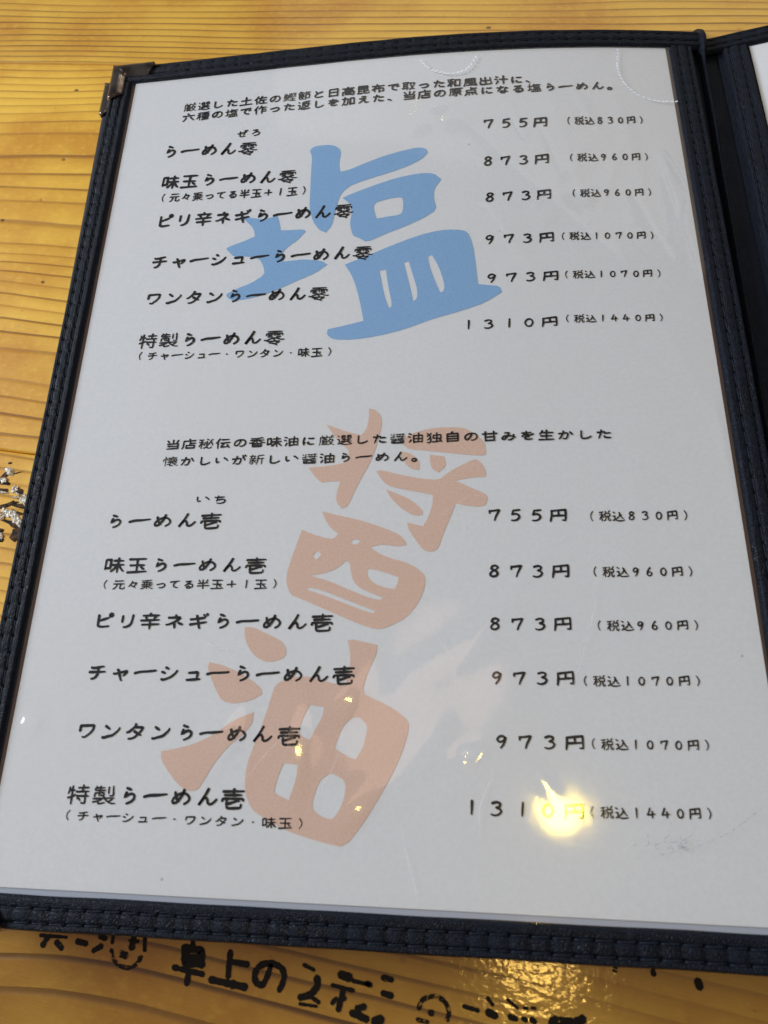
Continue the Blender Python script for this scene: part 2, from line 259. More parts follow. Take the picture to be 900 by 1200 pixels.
# pen strokes of each character (x, y pairs in hundredths of the em square, one list per stroke)
STROKES = {
 '厳': [[77,9,91,-2,95,-2],[21,80,27,73,27,66],[28,16,51,16],[48,80,51,74,49,66],[85,82,80,80,76,73,74,67],[64,35,67,33,73,19,77,14],[28,28,51,28],[23,2,51,3],[91,66,14,66,14,21,12,9,8,-1,9,-6],[27,55,49,53,48,46,51,37,51,-5],[70,56,64,37,60,30,60,23],[49,42,33,41,28,39,28,2],[69,46,85,45,87,42,87,38,81,20,77,14,77,9,62,-2,57,-2]],
 '選': [[12,1,21,6],[21,6,27,6,41,-1,60,-4,87,-2,95,1],[9,42,21,41,21,6],[12,77,20,67],[34,9,38,8,55,17],[37,38,88,38],[33,23,91,23],[51,45,51,23],[35,66,55,66,55,76,53,77,35,77,35,56,37,53,39,53,53,53,57,55,57,59],[67,66,87,66,88,76,87,77,69,77,69,56,70,53,73,53,88,53,92,55,91,59],[73,44,73,28,71,17,87,8,89,8]],
 'し': [[28,74,27,20,30,9,33,3,39,1,48,-1,62,1,77,9,84,16,84,19]],
 'た': [[52,21,51,12,55,5,64,2,87,2],[56,45,80,45,87,44],[38,76,37,63,31,38,19,2],[14,59,23,57,56,62]],
 '土': [[9,1,91,1],[16,48,84,48],[49,80,49,1]],
 '佐': [[70,34,70,-1],[19,53,13,51,8,44,6,41],[48,37,53,34,89,34],[45,-1,92,-1],[34,60,92,60],[56,78,53,63,46,37,39,20,31,8],[30,80,21,63,20,57,20,-4]],
 'の': [[52,67,51,53,45,34,39,20,34,13,27,9,23,10,19,13,14,20,13,34,19,49,26,57,34,63,45,67,59,67,70,64,76,60,82,51,85,42,87,30,84,23,78,13,71,8,60,2,56,2,52,2]],
 '鰹': [[12,12,8,-4],[27,13,28,10,30,1],[59,76,59,63],[84,44,91,35],[19,12,20,-1],[59,49,59,35],[37,14,41,3],[12,39,37,39],[45,-2,92,-2],[51,16,88,16],[69,26,69,-2],[66,76,46,76,46,35,49,35,74,35,84,44],[17,71,30,71,31,70,24,52,24,23],[19,80,17,73,12,60,12,24,37,24,37,56,10,56],[46,63,66,63,67,52,66,49,46,49],[84,51,87,53,88,59,91,76,76,76,74,74,80,53,84,51,84,44]],
 '節': [[70,10,74,8,80,8,85,8,87,10,87,51,62,51,60,-4],[28,71,31,63,35,60],[14,38,45,38],[73,71,74,67,78,60],[62,73,91,73],[19,73,45,73],[34,17,37,14,48,-1],[24,82,20,80,19,74,9,62],[63,80,62,74,49,62],[14,24,45,24,45,49,44,52,17,52,14,51,16,2,21,2,41,6]],
 'と': [[28,71,41,44],[77,60,74,60,41,44,28,31,26,23,24,19,26,13,28,9,37,3,55,1,81,3]],
 '日': [[21,38,78,38],[21,3,78,3],[21,-4,21,71,23,73,78,73,78,-2]],
 '高': [[46,81,49,78,51,71],[13,-4,13,31,14,33,16,33,85,33,87,30,87,1,84,-5,74,-4],[31,5,66,6,66,20,33,20,31,5],[55,44,74,45,76,56,74,59,26,57,26,44,55,44],[9,70,89,70]],
 '昆': [[19,62,81,62],[57,20,64,21,85,30,89,30],[19,26,44,26],[81,62,81,77,19,77,20,46,80,46,81,49,81,62],[57,35,57,3,59,-1,66,-2,88,-2,91,2,92,8],[19,35,19,-1],[12,1,17,-1,48,2]],
 '布': [[55,52,55,-5],[10,66,89,66],[41,82,42,77,39,69,26,44,26,5],[9,27,19,37,27,39,84,39,85,37,85,12,84,8,82,6,73,5,66,8]],
 'で': [[73,48,77,39,80,38],[84,52,88,44],[60,66,57,60,49,52,45,45,41,35,42,23,46,14,52,9,60,3,73,1],[12,62,84,69]],
 '取': [[73,17,82,6,88,1],[73,17,60,3,53,-2],[16,55,39,55],[16,34,39,34],[39,76,39,-4],[16,76,16,12],[6,12,10,10,48,17],[9,76,46,76,55,70,88,69,87,55,81,37,76,26,73,23],[59,70,64,41,70,26,73,23,73,17]],
 'っ': [[19,38,23,38,45,45,63,46,71,45,78,37,81,31,81,26,78,19,73,12,60,5,51,3,42,2,38,5]],
 '和': [[56,8,87,8],[56,1,56,70,57,71,87,70,87,1],[9,51,46,51],[28,74,27,45,28,35,28,-4],[8,73,12,73,41,78,46,77],[6,9,8,13,24,39,30,39,35,37,45,24]],
 '風': [[9,-5,9,-2,14,12,17,27,20,74,80,74,81,33,84,3,88,-2,89,-4,92,-2,94,5,92,14],[49,24,66,26,66,45,31,45,31,26,49,24],[49,60,49,5],[27,2,69,5],[30,59,66,64,70,63],[64,16,69,6,71,3,73,-1]],
 '出': [[19,71,19,46,20,45,21,44,81,44,81,71],[49,80,49,2],[14,30,16,2,81,2,84,2,85,5,85,30]],
 '汁': [[14,78,27,71],[6,51,10,51,23,45],[27,26,13,-1],[63,80,63,-4],[37,45,92,45]],
 'に': [[27,26,23,16,19,12],[49,27,45,23,45,14,46,12,49,8,62,5,85,6],[49,63,66,62,82,63],[20,71,16,38,16,20,19,1]],
 '、': [[6,17,12,16,28,1]],
 '六': [[44,80,46,78,52,66],[33,34,23,14,10,-2],[10,53,89,53],[64,35,66,34,70,28,88,-1]],
 '種': [[67,76,67,-2],[9,52,37,52],[42,63,91,63],[46,37,88,37],[45,12,89,12],[39,-2,92,-2],[67,24,46,26,46,51,88,51,88,24,67,24],[24,74,24,-4],[9,71,23,74,35,78,46,76,87,78,92,77],[6,12,8,17,20,38,27,38,31,37,38,28,38,26]],
 '塩': [[56,24,56,-2],[71,24,71,-2],[48,70,91,69],[46,55,81,55,82,53,82,38,48,38,46,55],[42,60,46,55],[20,78,20,20],[41,-2,41,23,44,24,87,24,88,-1],[30,-2,92,-2],[9,14,31,23,34,27],[9,56,37,56,46,70,51,80]],
 '作': [[62,42,89,42],[62,20,91,20],[20,53,14,51,9,44,8,39],[62,63,62,-4],[51,64,92,63],[31,80,23,63,21,56,21,-4],[53,81,55,77,51,66,38,46]],
 '返': [[13,76,19,69],[12,3,17,6,21,8],[21,8,37,1,52,-2,87,-1,92,2],[9,44,21,42,21,8],[53,41,85,14],[89,77,84,78,42,73,42,48,41,37,38,26,34,13],[42,55,82,55,84,53,80,41,69,27,55,16,49,13,45,14]],
 'を': [[16,64,52,64,70,66],[82,46,59,37,44,27,37,21,33,14,33,8,34,5,41,1,48,-1,67,-1,77,1],[41,76,39,67,30,49,31,45],[16,30,21,37,28,42,44,45,49,45,52,42,55,39,55,17]],
 '加': [[60,5,88,5],[9,62,44,62,45,60,44,17,42,2,39,-1,35,-2,28,-2,24,2],[60,-2,60,67,62,69,87,67,88,-2],[23,78,20,31,16,13,9,-2,9,-6]],
 'え': [[34,74,67,70],[45,26,52,24,55,21,60,6,64,2,71,1,87,1],[21,49,28,48,62,51],[62,51,60,44,48,33,45,27,38,23,19,2,14,2]],
 '当': [[20,23,82,23],[51,80,51,45],[81,77,82,74,73,57],[17,76,27,59],[17,45,82,45,82,5,81,1,78,1,16,1]],
 '店': [[55,45,88,45],[48,82,52,80,53,77,55,69],[55,56,55,26],[89,69,17,67,16,26,13,9,8,-2],[33,1,80,1,82,5,82,24,34,26,33,1]],
 '原': [[57,27,57,-2,53,-5,44,-5],[34,42,82,42],[91,74,17,74,17,39,16,26,13,10,9,1],[76,16,88,1],[55,67,53,59],[42,17,38,16,27,2],[53,59,34,57,34,28,82,28,82,57,53,59]],
 '点': [[24,13,20,12,13,-1,8,-5],[77,13,81,12,89,-2],[56,12,59,10,64,-2],[49,70,87,70],[49,51,78,49,80,26,21,26,20,49,49,51],[38,9,39,-4],[49,80,49,51]],
 'な': [[71,60,87,52,88,49],[12,60,14,59,30,59,53,63,56,67],[69,48,64,44,66,12,64,3,57,-1,49,-1,41,1,37,5,37,10,39,16,42,19,49,20,62,20,73,16,85,8],[39,76,38,64,33,51,16,19]],
 'る': [[27,70,66,70],[44,44,46,41,56,42,69,39,74,37,80,30,81,20,80,13,74,6,69,3,56,-1,41,1,34,6,34,10,35,16,41,19,48,19,53,17,59,12,62,2],[66,70,63,64,44,48,41,42,17,26]],
 'ら': [[37,80,45,76,56,71],[37,57,33,45,31,33,37,38,46,46,60,51,71,44,74,33,69,19,56,8,42,2]],
 'ー': [[8,39,30,44,60,44,94,46]],
 'め': [[24,66,27,51,33,33,42,19],[62,76,55,52,42,28,28,13,17,13,14,24,20,38,34,52,52,60,70,57,82,45,87,30,80,16,66,6]],
 'ん': [[52,82,42,57,28,30,14,3,26,24,37,38,46,38,51,27,53,12,62,5,76,12,89,28]],
 '。': [[8,5,9,16,13,20,17,21,23,21,28,19,33,10,30,2,23,-4,14,-2,10,1,8,5]],
 'ぜ': [[80,73,82,63],[89,76,94,67],[71,76,69,71,67,39,66,26,62,24,52,24],[28,69,28,17,28,10,31,6,38,2,45,1,74,2],[6,45,87,52]],
 'ろ': [[42,42,46,41,62,42,71,38,78,31,81,26,81,19,76,9,67,3,55,1,46,-1,38,-1,33,2],[27,70,57,70,62,67,62,64,44,48,39,42,19,26]],
 '零': [[62,45,80,45],[60,56,77,56],[74,19,73,13,59,5,56,2],[21,56,38,56],[20,45,38,45],[46,30,52,24,53,19],[20,19,74,19],[10,55,10,64,13,66,85,66,88,64,88,55],[49,77,49,52],[17,77,82,77],[30,6,34,8,55,2,67,-5],[5,27,10,26,13,26,48,38,84,27,91,26,95,27]],
 '味': [[45,64,87,64],[66,80,66,-4],[10,20,30,21,30,69,30,70,28,71,10,70,10,13],[41,39,62,39,67,31,73,28,84,10,89,5,92,3],[37,3,48,13,59,30,69,39,91,39]],
 '玉': [[69,26,81,13],[19,39,82,39],[9,-1,91,-1],[49,73,49,-1],[14,74,87,74]],
 '（': [[87,84,74,62,70,39,74,16,84,-4]],
 '元': [[19,73,81,73],[35,44,34,27,28,14,23,6,17,1,12,-2,9,-2],[62,45,62,3,64,-1,69,-2,88,-2,91,5,91,14],[9,45,89,45]],
 '々': [[38,55,77,53,76,48,71,39,57,17],[44,74,38,56,26,37,19,27,14,24],[38,26,57,16,69,6]],
 '乗': [[6,1,12,-1,26,6,48,21],[55,21,60,16,74,6,88,-1,94,1],[71,59,71,24],[28,59,28,24],[9,41,91,41],[14,59,87,59],[13,74,16,73,24,73,48,74,78,78,84,77],[13,23,42,23,53,21,59,23,88,23],[49,74,49,-4]],
 'て': [[60,66,57,60,49,53,45,46,42,37,42,23,46,14,53,9,62,5,73,2],[13,63,84,69]],
 '半': [[20,77,28,62],[80,77,71,60],[9,24,91,24],[16,48,85,48],[49,80,49,-4]],
 '＋': [[51,70,51,5],[17,37,82,37]],
 '１': [[52,76,51,39,49,2]],
 '）': [[16,84,28,62,33,39,27,16,16,-4]],
 'ピ': [[23,39,38,42,71,55],[78,63,76,64,73,70,76,76,80,78,85,78,88,77,91,70,89,64,84,60,78,63],[23,71,23,13,24,8,31,3,48,2,77,3]],
 'リ': [[27,70,27,31],[73,71,71,33,67,19,60,9,52,5,45,1,37,2]],
 '辛': [[48,80,52,69],[76,62,71,59,66,49,66,42],[14,19,87,19],[49,41,49,-4],[16,67,85,67],[9,42,89,42],[30,59,34,51,34,42]],
 'ネ': [[51,76,51,62],[51,33,51,1],[70,30,87,20],[19,62,71,62,73,60,71,56,64,46,48,33,17,20,9,21]],
 'ギ': [[87,81,89,73],[13,21,84,33],[41,73,55,1,56,-2],[12,53,14,51,20,52,74,60,80,69,74,77,71,78]],
 'チ': [[13,41,87,41],[52,67,52,34,48,19,42,10,35,5,31,2,24,2],[19,69,21,66,41,66,74,71,77,71]],
 'ャ': [[17,37,23,35,73,45,78,45,78,41,76,37,69,27,63,21],[34,57,37,53,52,-4,55,-6]],
 'シ': [[16,49,31,39],[16,5,23,2,30,5,41,9,56,16,66,24,78,35,85,45,87,49],[33,71,45,63]],
 'ュ': [[28,46,67,45,69,38,64,5],[19,5,81,5]],
 'ワ': [[19,39,19,66,78,66,81,64,78,44,73,30,67,21,57,12,45,3,39,2,31,3]],
 'ン': [[16,5,23,3,37,8,52,14,62,20,77,34,84,44,87,49,88,56],[23,67,41,53]],
 'タ': [[42,41,60,30,74,19],[44,64,78,63,80,62,80,59,78,53,71,38,56,19,45,9,31,2,27,1,20,2],[45,80,46,76,42,64,20,42,16,39,9,38]],
 '特': [[48,21,55,17,59,9],[42,51,91,51],[24,80,24,-5],[67,81,67,51],[49,70,88,70],[44,31,91,31],[80,51,80,-2,74,-4,67,-4,64,-2],[12,60,34,60],[9,24,34,33,38,37],[12,73,12,62,8,45]],
 '製': [[85,80,85,39,81,37,74,37,71,38],[39,39,49,37],[49,37,49,34,46,37,49,37],[69,9,85,19],[67,76,67,49],[16,74,49,74],[31,81,31,37],[9,26,91,26],[13,38,14,52,49,52,49,35,52,27,59,14,71,5,77,1,88,-2,95,-1],[8,9,10,9,27,13,41,20,44,26],[28,13,28,2,31,-2,49,2,53,3],[16,80,16,76,12,70,12,66,14,63,53,62]],
 '・': [[46,39,53,39]],
 '円': [[17,71,17,39,12,2],[19,70,51,73,84,76,85,39,84,6,71,8],[51,71,51,38],[19,37,51,38,82,39]],
 '税': [[74,35,76,-2,81,-4,91,-2,94,6,91,10],[53,80,59,70,59,60],[88,81,82,78,77,67,77,60],[59,35,57,21,55,10,51,5,44,-2,41,-4,38,-2],[9,52,38,52],[77,60,49,60,49,37,87,35,87,60,77,60],[24,74,24,-5],[9,73,23,76,35,78,38,77],[6,13,19,37,24,39,27,41,31,39,38,31,38,27]],
 '込': [[10,2,16,8,23,10],[23,10,38,2,49,-1,88,-1,95,2],[9,41,23,41,23,10],[62,56,66,53,74,33,80,24,88,17],[14,77,24,67],[57,70,62,60,55,39,45,24,38,17,35,16]],
 '懐': [[24,64,27,63,31,51],[19,81,19,-4],[74,12,85,20],[30,12,33,10,41,14,48,16],[53,59,53,42],[60,80,62,73],[70,59,70,42],[10,62,6,39],[70,42,85,42,85,59,41,60,39,59,38,45,39,42,70,42],[35,71,89,71],[33,30,52,30,57,28,67,30,89,30],[62,42,60,35,63,24,70,13,77,6,87,-1,89,-2,94,-1],[56,28,48,16,48,-1,52,-2,66,2]],
 'か': [[76,63,85,48,91,34],[12,52,53,55,57,53,62,49,63,44,63,31,60,14,57,8,55,3,51,2,39,2,38,2],[38,74,37,59,30,37,20,12,14,2]],
 'い': [[14,64,14,39,21,19,34,26],[66,62,80,48,88,34]],
 'が': [[74,62,84,48,89,33],[74,78,77,77,82,69],[88,81,94,71],[37,73,35,57,30,38,21,16,14,2],[10,52,53,53,59,52,60,49,62,42,62,31,60,17,56,6,53,2,49,1,39,1,34,3]],
 '新': [[17,63,19,56,19,48],[26,81,30,71],[81,46,81,-4],[39,20,45,9],[39,62,37,48],[16,20,9,8],[91,77,85,77,59,71,57,23,56,10,51,-1,52,-5],[9,30,48,30],[28,48,28,1,24,-2,21,-2,19,-1],[59,46,91,46],[10,70,46,70],[8,48,48,48]],
 '醤': [[16,5,85,5],[44,70,46,64],[10,76,17,67],[39,77,59,78,80,81,87,80],[9,49,20,53,27,55],[59,71,62,67],[82,73,78,69,77,64,78,45,77,42,67,41,63,42],[27,80,27,41],[38,56,91,56],[9,34,89,34],[85,5,84,-4,16,-4,16,21,19,23,82,23,85,20,85,5],[57,33,57,17,59,14,85,13],[41,33,39,23,38,16,28,12,21,13],[48,56,48,51,55,45]],
 '油': [[9,51,20,45],[12,77,16,78,27,71],[24,24,24,20,13,-1],[41,31,88,31],[41,2,88,2],[64,80,64,2],[39,-4,39,57,41,59,42,59,88,59,88,-4]],
 '壱': [[10,30,12,39,87,39,89,38,89,30],[27,17,38,17,67,27,73,26],[10,71,89,71],[49,80,49,55],[27,30,28,2,31,-2,39,-4,76,-4,80,-1,81,2,80,10],[17,55,82,55]],
 'ち': [[31,33,35,33,52,38,66,38,76,33,80,30,81,23,78,13,74,8,66,3,53,1,38,1,31,5],[14,62,24,60,48,60,74,64],[37,74,35,64,30,38,28,33,24,24]],
 '秘': [[48,51,45,46,39,23],[78,51,85,45,92,21],[57,80,71,70],[37,-1,42,-1,52,8,56,10],[9,52,35,52],[23,74,23,-5],[89,76,85,73,77,51,67,30,64,24,59,23],[9,74,14,73,33,78],[57,59,57,20,57,10,59,-2,66,-4,81,-4,82,-1,85,5,84,12],[8,12,8,16,17,35,21,38,26,39,28,38,34,30,34,26]],
 '伝': [[19,52,13,49,8,42],[42,73,85,73],[57,42,52,28,42,10,41,3,48,3,84,8],[37,44,91,44],[77,24,91,-2],[28,80,21,63,20,56,20,-4]],
 '香': [[19,34,24,28],[24,13,77,13],[59,56,62,51,78,38,89,33,95,34],[49,74,49,38],[9,57,91,57],[14,74,19,73,24,73,52,76,76,80,82,77],[6,33,12,31,24,38,39,51,41,56],[24,28,76,28,77,1,73,-1,27,-1,24,2,24,28]],
 '独': [[27,37,21,34,13,24,9,21],[64,60,87,60,87,30,44,31,44,60,64,60],[64,80,64,2],[37,1,41,-1,87,5],[30,77,21,64,9,53],[10,78,19,67,26,55,27,49,28,24,27,8,24,-1,21,-4,16,-5,10,-2],[78,20,82,19,91,-2]],
 '自': [[53,82,48,80,45,67],[20,23,81,23],[20,45,81,45],[20,1,78,1,80,2,81,5,81,66,21,67,20,-5]],
 '甘': [[27,33,73,33],[27,2,73,2],[9,62,91,62],[27,80,27,-5],[73,80,73,-4]],
 'み': [[81,48,77,24,73,14,64,5,56,-1,48,-1],[26,70,53,70,53,66,45,44,30,13,23,8,19,8,14,10,10,17,14,28,23,37,34,39,49,39,62,37,74,33,89,23]],
 '生': [[9,-1,91,-1],[20,31,82,31],[21,60,87,60],[51,80,51,-1],[27,78,21,63,12,46]],
 '０': [[51,71,37,64,28,42,33,17,46,5,60,10,69,33,66,56,57,70,51,71]],
 '２': [[30,63,42,70,55,70,60,67,64,64,66,60,69,53,67,46,60,34,49,20,37,10,35,5],[28,2,34,5,38,3,71,3]],
 '３': [[30,70,48,76,64,69,63,53,46,44,62,38,70,24,60,8,42,2,26,8]],
 '４': [[44,78,34,51,21,28,46,27,78,30],[60,51,59,26,57,2]],
 '５': [[37,74,33,57,30,44,46,49,62,42,69,26,60,10,44,2,28,5],[38,73,53,74,71,76]],
 '６': [[57,76,42,57,31,34,33,14,46,3,62,9,66,24,57,37,44,38,33,27]],
 '７': [[24,71,23,53],[26,69,48,71,74,74,66,52,56,28,49,2]],
 '８': [[66,66,53,76,38,71,33,57,46,46,62,34,66,16,52,3,34,6,28,20,38,37,56,48,69,62,66,69]],
 '９': [[64,62,52,74,37,70,28,53,37,39,51,41,62,53,67,70,64,44,56,21,44,2]],
 '上': [[46,48,84,48],[46,78,46,1],[9,1,91,1]],
 '卓': [[20,42,81,42],[49,73,88,73],[9,12,91,12],[49,27,49,-4],[49,59,81,57,81,27,21,27,20,57,49,59],[49,80,49,59]],
 '類': [[71,76,69,60],[12,78,16,71],[26,14,31,12,41,3],[55,45,88,45],[41,-4,48,-4,63,5],[55,30,88,30],[80,5,92,-4],[37,37,41,33],[45,80,42,77,38,70],[88,30,88,14,56,14,55,59,88,59,88,30],[8,24,44,24],[26,80,26,42],[52,76,92,76],[9,62,23,62,30,55,44,46],[9,44,30,62,44,62],[26,33,26,17,24,12,16,2,9,-1]],
}
# printed lines: text, kind, baseline from x0 y0 to x1 y1, height (cm), weight
TEXT = [
 ('厳選した土佐の鰹節と日高昆布で取った和風出汁に、', 'heading_text', 2.376, 27.886, 15.932, 27.88, 0.475, 0.8),
 ('六種の塩で作った返しを加えた、当店の原点になる塩らーめん。', 'heading_text', 2.409, 27.344, 18.915, 27.429, 0.473, 0.8),
 ('ぜろ', 'reading_text', 4.762, 26.226, 5.645, 26.25, 0.437, 0.8),
 ('らーめん零', 'dish_name_text', 1.947, 25.523, 5.596, 25.28, 0.736, 1.0),
 ('味玉らーめん零', 'dish_name_text', 1.98, 24.03, 7.266, 23.764, 0.705, 1.0),
 ('（元々乗ってる半玉＋１玉）', 'note_text', 2.068, 23.387, 7.628, 23.169, 0.447, 0.7),
 ('ピリ辛ネギらーめん零', 'dish_name_text', 2.138, 22.163, 9.456, 21.948, 0.708, 1.0),
 ('チャーシューらーめん零', 'dish_name_text', 2.134, 20.321, 10.227, 20.071, 0.673, 1.0),
 ('ワンタンらーめん零', 'dish_name_text', 2.169, 18.739, 8.745, 18.482, 0.647, 1.0),
 ('特製らーめん零', 'dish_name_text', 2.111, 16.984, 7.312, 16.806, 0.654, 1.0),
 ('（チャーシュー・ワンタン・味玉）', 'note_text', 2.184, 16.502, 8.952, 16.281, 0.387, 0.7),
 ('７５５円', 'price_text', 14.194, 25.679, 16.454, 25.62, 0.586, 0.95),
 ('８７３円', 'price_text', 14.161, 23.895, 16.426, 23.872, 0.559, 0.95),
 ('８７３円', 'price_text', 14.19, 22.264, 16.432, 22.261, 0.534, 0.95),
 ('９７３円', 'price_text', 14.154, 20.436, 16.42, 20.395, 0.507, 0.95),
 ('９７３円', 'price_text', 14.179, 18.83, 16.475, 18.811, 0.484, 0.95),
 ('１３１０円', 'price_text', 13.507, 17.034, 16.35, 17.028, 0.46, 0.95),
 ('（税込８３０円）', 'tax_price_text', 17.211, 25.716, 19.864, 25.685, 0.444, 0.72),
 ('（税込９６０円）', 'tax_price_text', 17.197, 23.96, 19.866, 23.911, 0.422, 0.72),
 ('（税込９６０円）', 'tax_price_text', 17.187, 22.344, 19.817, 22.284, 0.402, 0.72),
 ('（税込１０７０円）', 'tax_price_text', 16.706, 20.495, 19.709, 20.409, 0.38, 0.72),
 ('（税込１０７０円）', 'tax_price_text', 16.729, 18.908, 19.766, 18.839, 0.362, 0.72),
 ('（税込１４４０円）', 'tax_price_text', 16.658, 17.183, 19.662, 17.102, 0.343, 0.72),
 ('当店秘伝の香味油に厳選した醤油独自の甘みを生かした', 'heading_text', 3.673, 13.069, 17.725, 12.971, 0.387, 0.85),
 ('懐かしいが新しい醤油らーめん。', 'heading_text', 3.608, 12.479, 11.865, 12.376, 0.385, 0.85),
 ('いち', 'reading_text', 4.926, 11.134, 5.879, 11.111, 0.375, 0.85),
 ('らーめん壱', 'dish_name_text', 2.167, 10.35, 5.771, 10.31, 0.57, 1.0),
 ('味玉らーめん壱', 'dish_name_text', 2.205, 8.927, 7.341, 8.862, 0.543, 1.0),
 ('（元々乗ってる半玉＋１玉）', 'note_text', 2.264, 8.412, 7.721, 8.388, 0.332, 0.7),
 ('ピリ辛ネギらーめん壱', 'dish_name_text', 2.252, 7.186, 9.492, 7.117, 0.561, 1.0),
 ('チャーシューらーめん壱', 'dish_name_text', 2.25, 5.646, 10.203, 5.622, 0.557, 1.0),
 ('ワンタンらーめん壱', 'dish_name_text', 2.253, 4.001, 8.727, 3.976, 0.552, 1.0),
 ('特製らーめん壱', 'dish_name_text', 2.212, 2.273, 7.311, 2.303, 0.567, 1.0),
 ('（チャーシュー・ワンタン・味玉）', 'note_text', 2.265, 1.858, 8.965, 1.865, 0.308, 0.75),
 ('７５５円', 'price_text', 14.032, 10.376, 16.253, 10.312, 0.481, 0.95),
 ('８７３円', 'price_text', 14.021, 8.65, 16.225, 8.623, 0.48, 0.95),
 ('８７３円', 'price_text', 14.013, 7.137, 16.205, 7.131, 0.456, 0.95),
 ('９７３円', 'price_text', 14.026, 5.641, 16.205, 5.645, 0.456, 0.95),
 ('９７３円', 'price_text', 14.101, 3.983, 16.341, 3.993, 0.451, 0.95),
 ('１３１０円', 'price_text', 13.408, 2.333, 16.23, 2.31, 0.467, 0.95),
 ('（税込８３０円）', 'tax_price_text', 16.945, 10.343, 19.631, 10.331, 0.354, 0.72),
 ('（税込９６０円）', 'tax_price_text', 16.925, 8.669, 19.576, 8.667, 0.347, 0.72),
 ('（税込９６０円）', 'tax_price_text', 16.933, 7.145, 19.554, 7.165, 0.329, 0.72),
 ('（税込１０７０円）', 'tax_price_text', 16.471, 5.647, 19.421, 5.684, 0.324, 0.72),
 ('（税込１０７０円）', 'tax_price_text', 16.562, 4.038, 19.457, 4.063, 0.316, 0.72),
 ('（税込１４４０円）', 'tax_price_text', 16.429, 2.382, 19.319, 2.443, 0.318, 0.72),
]
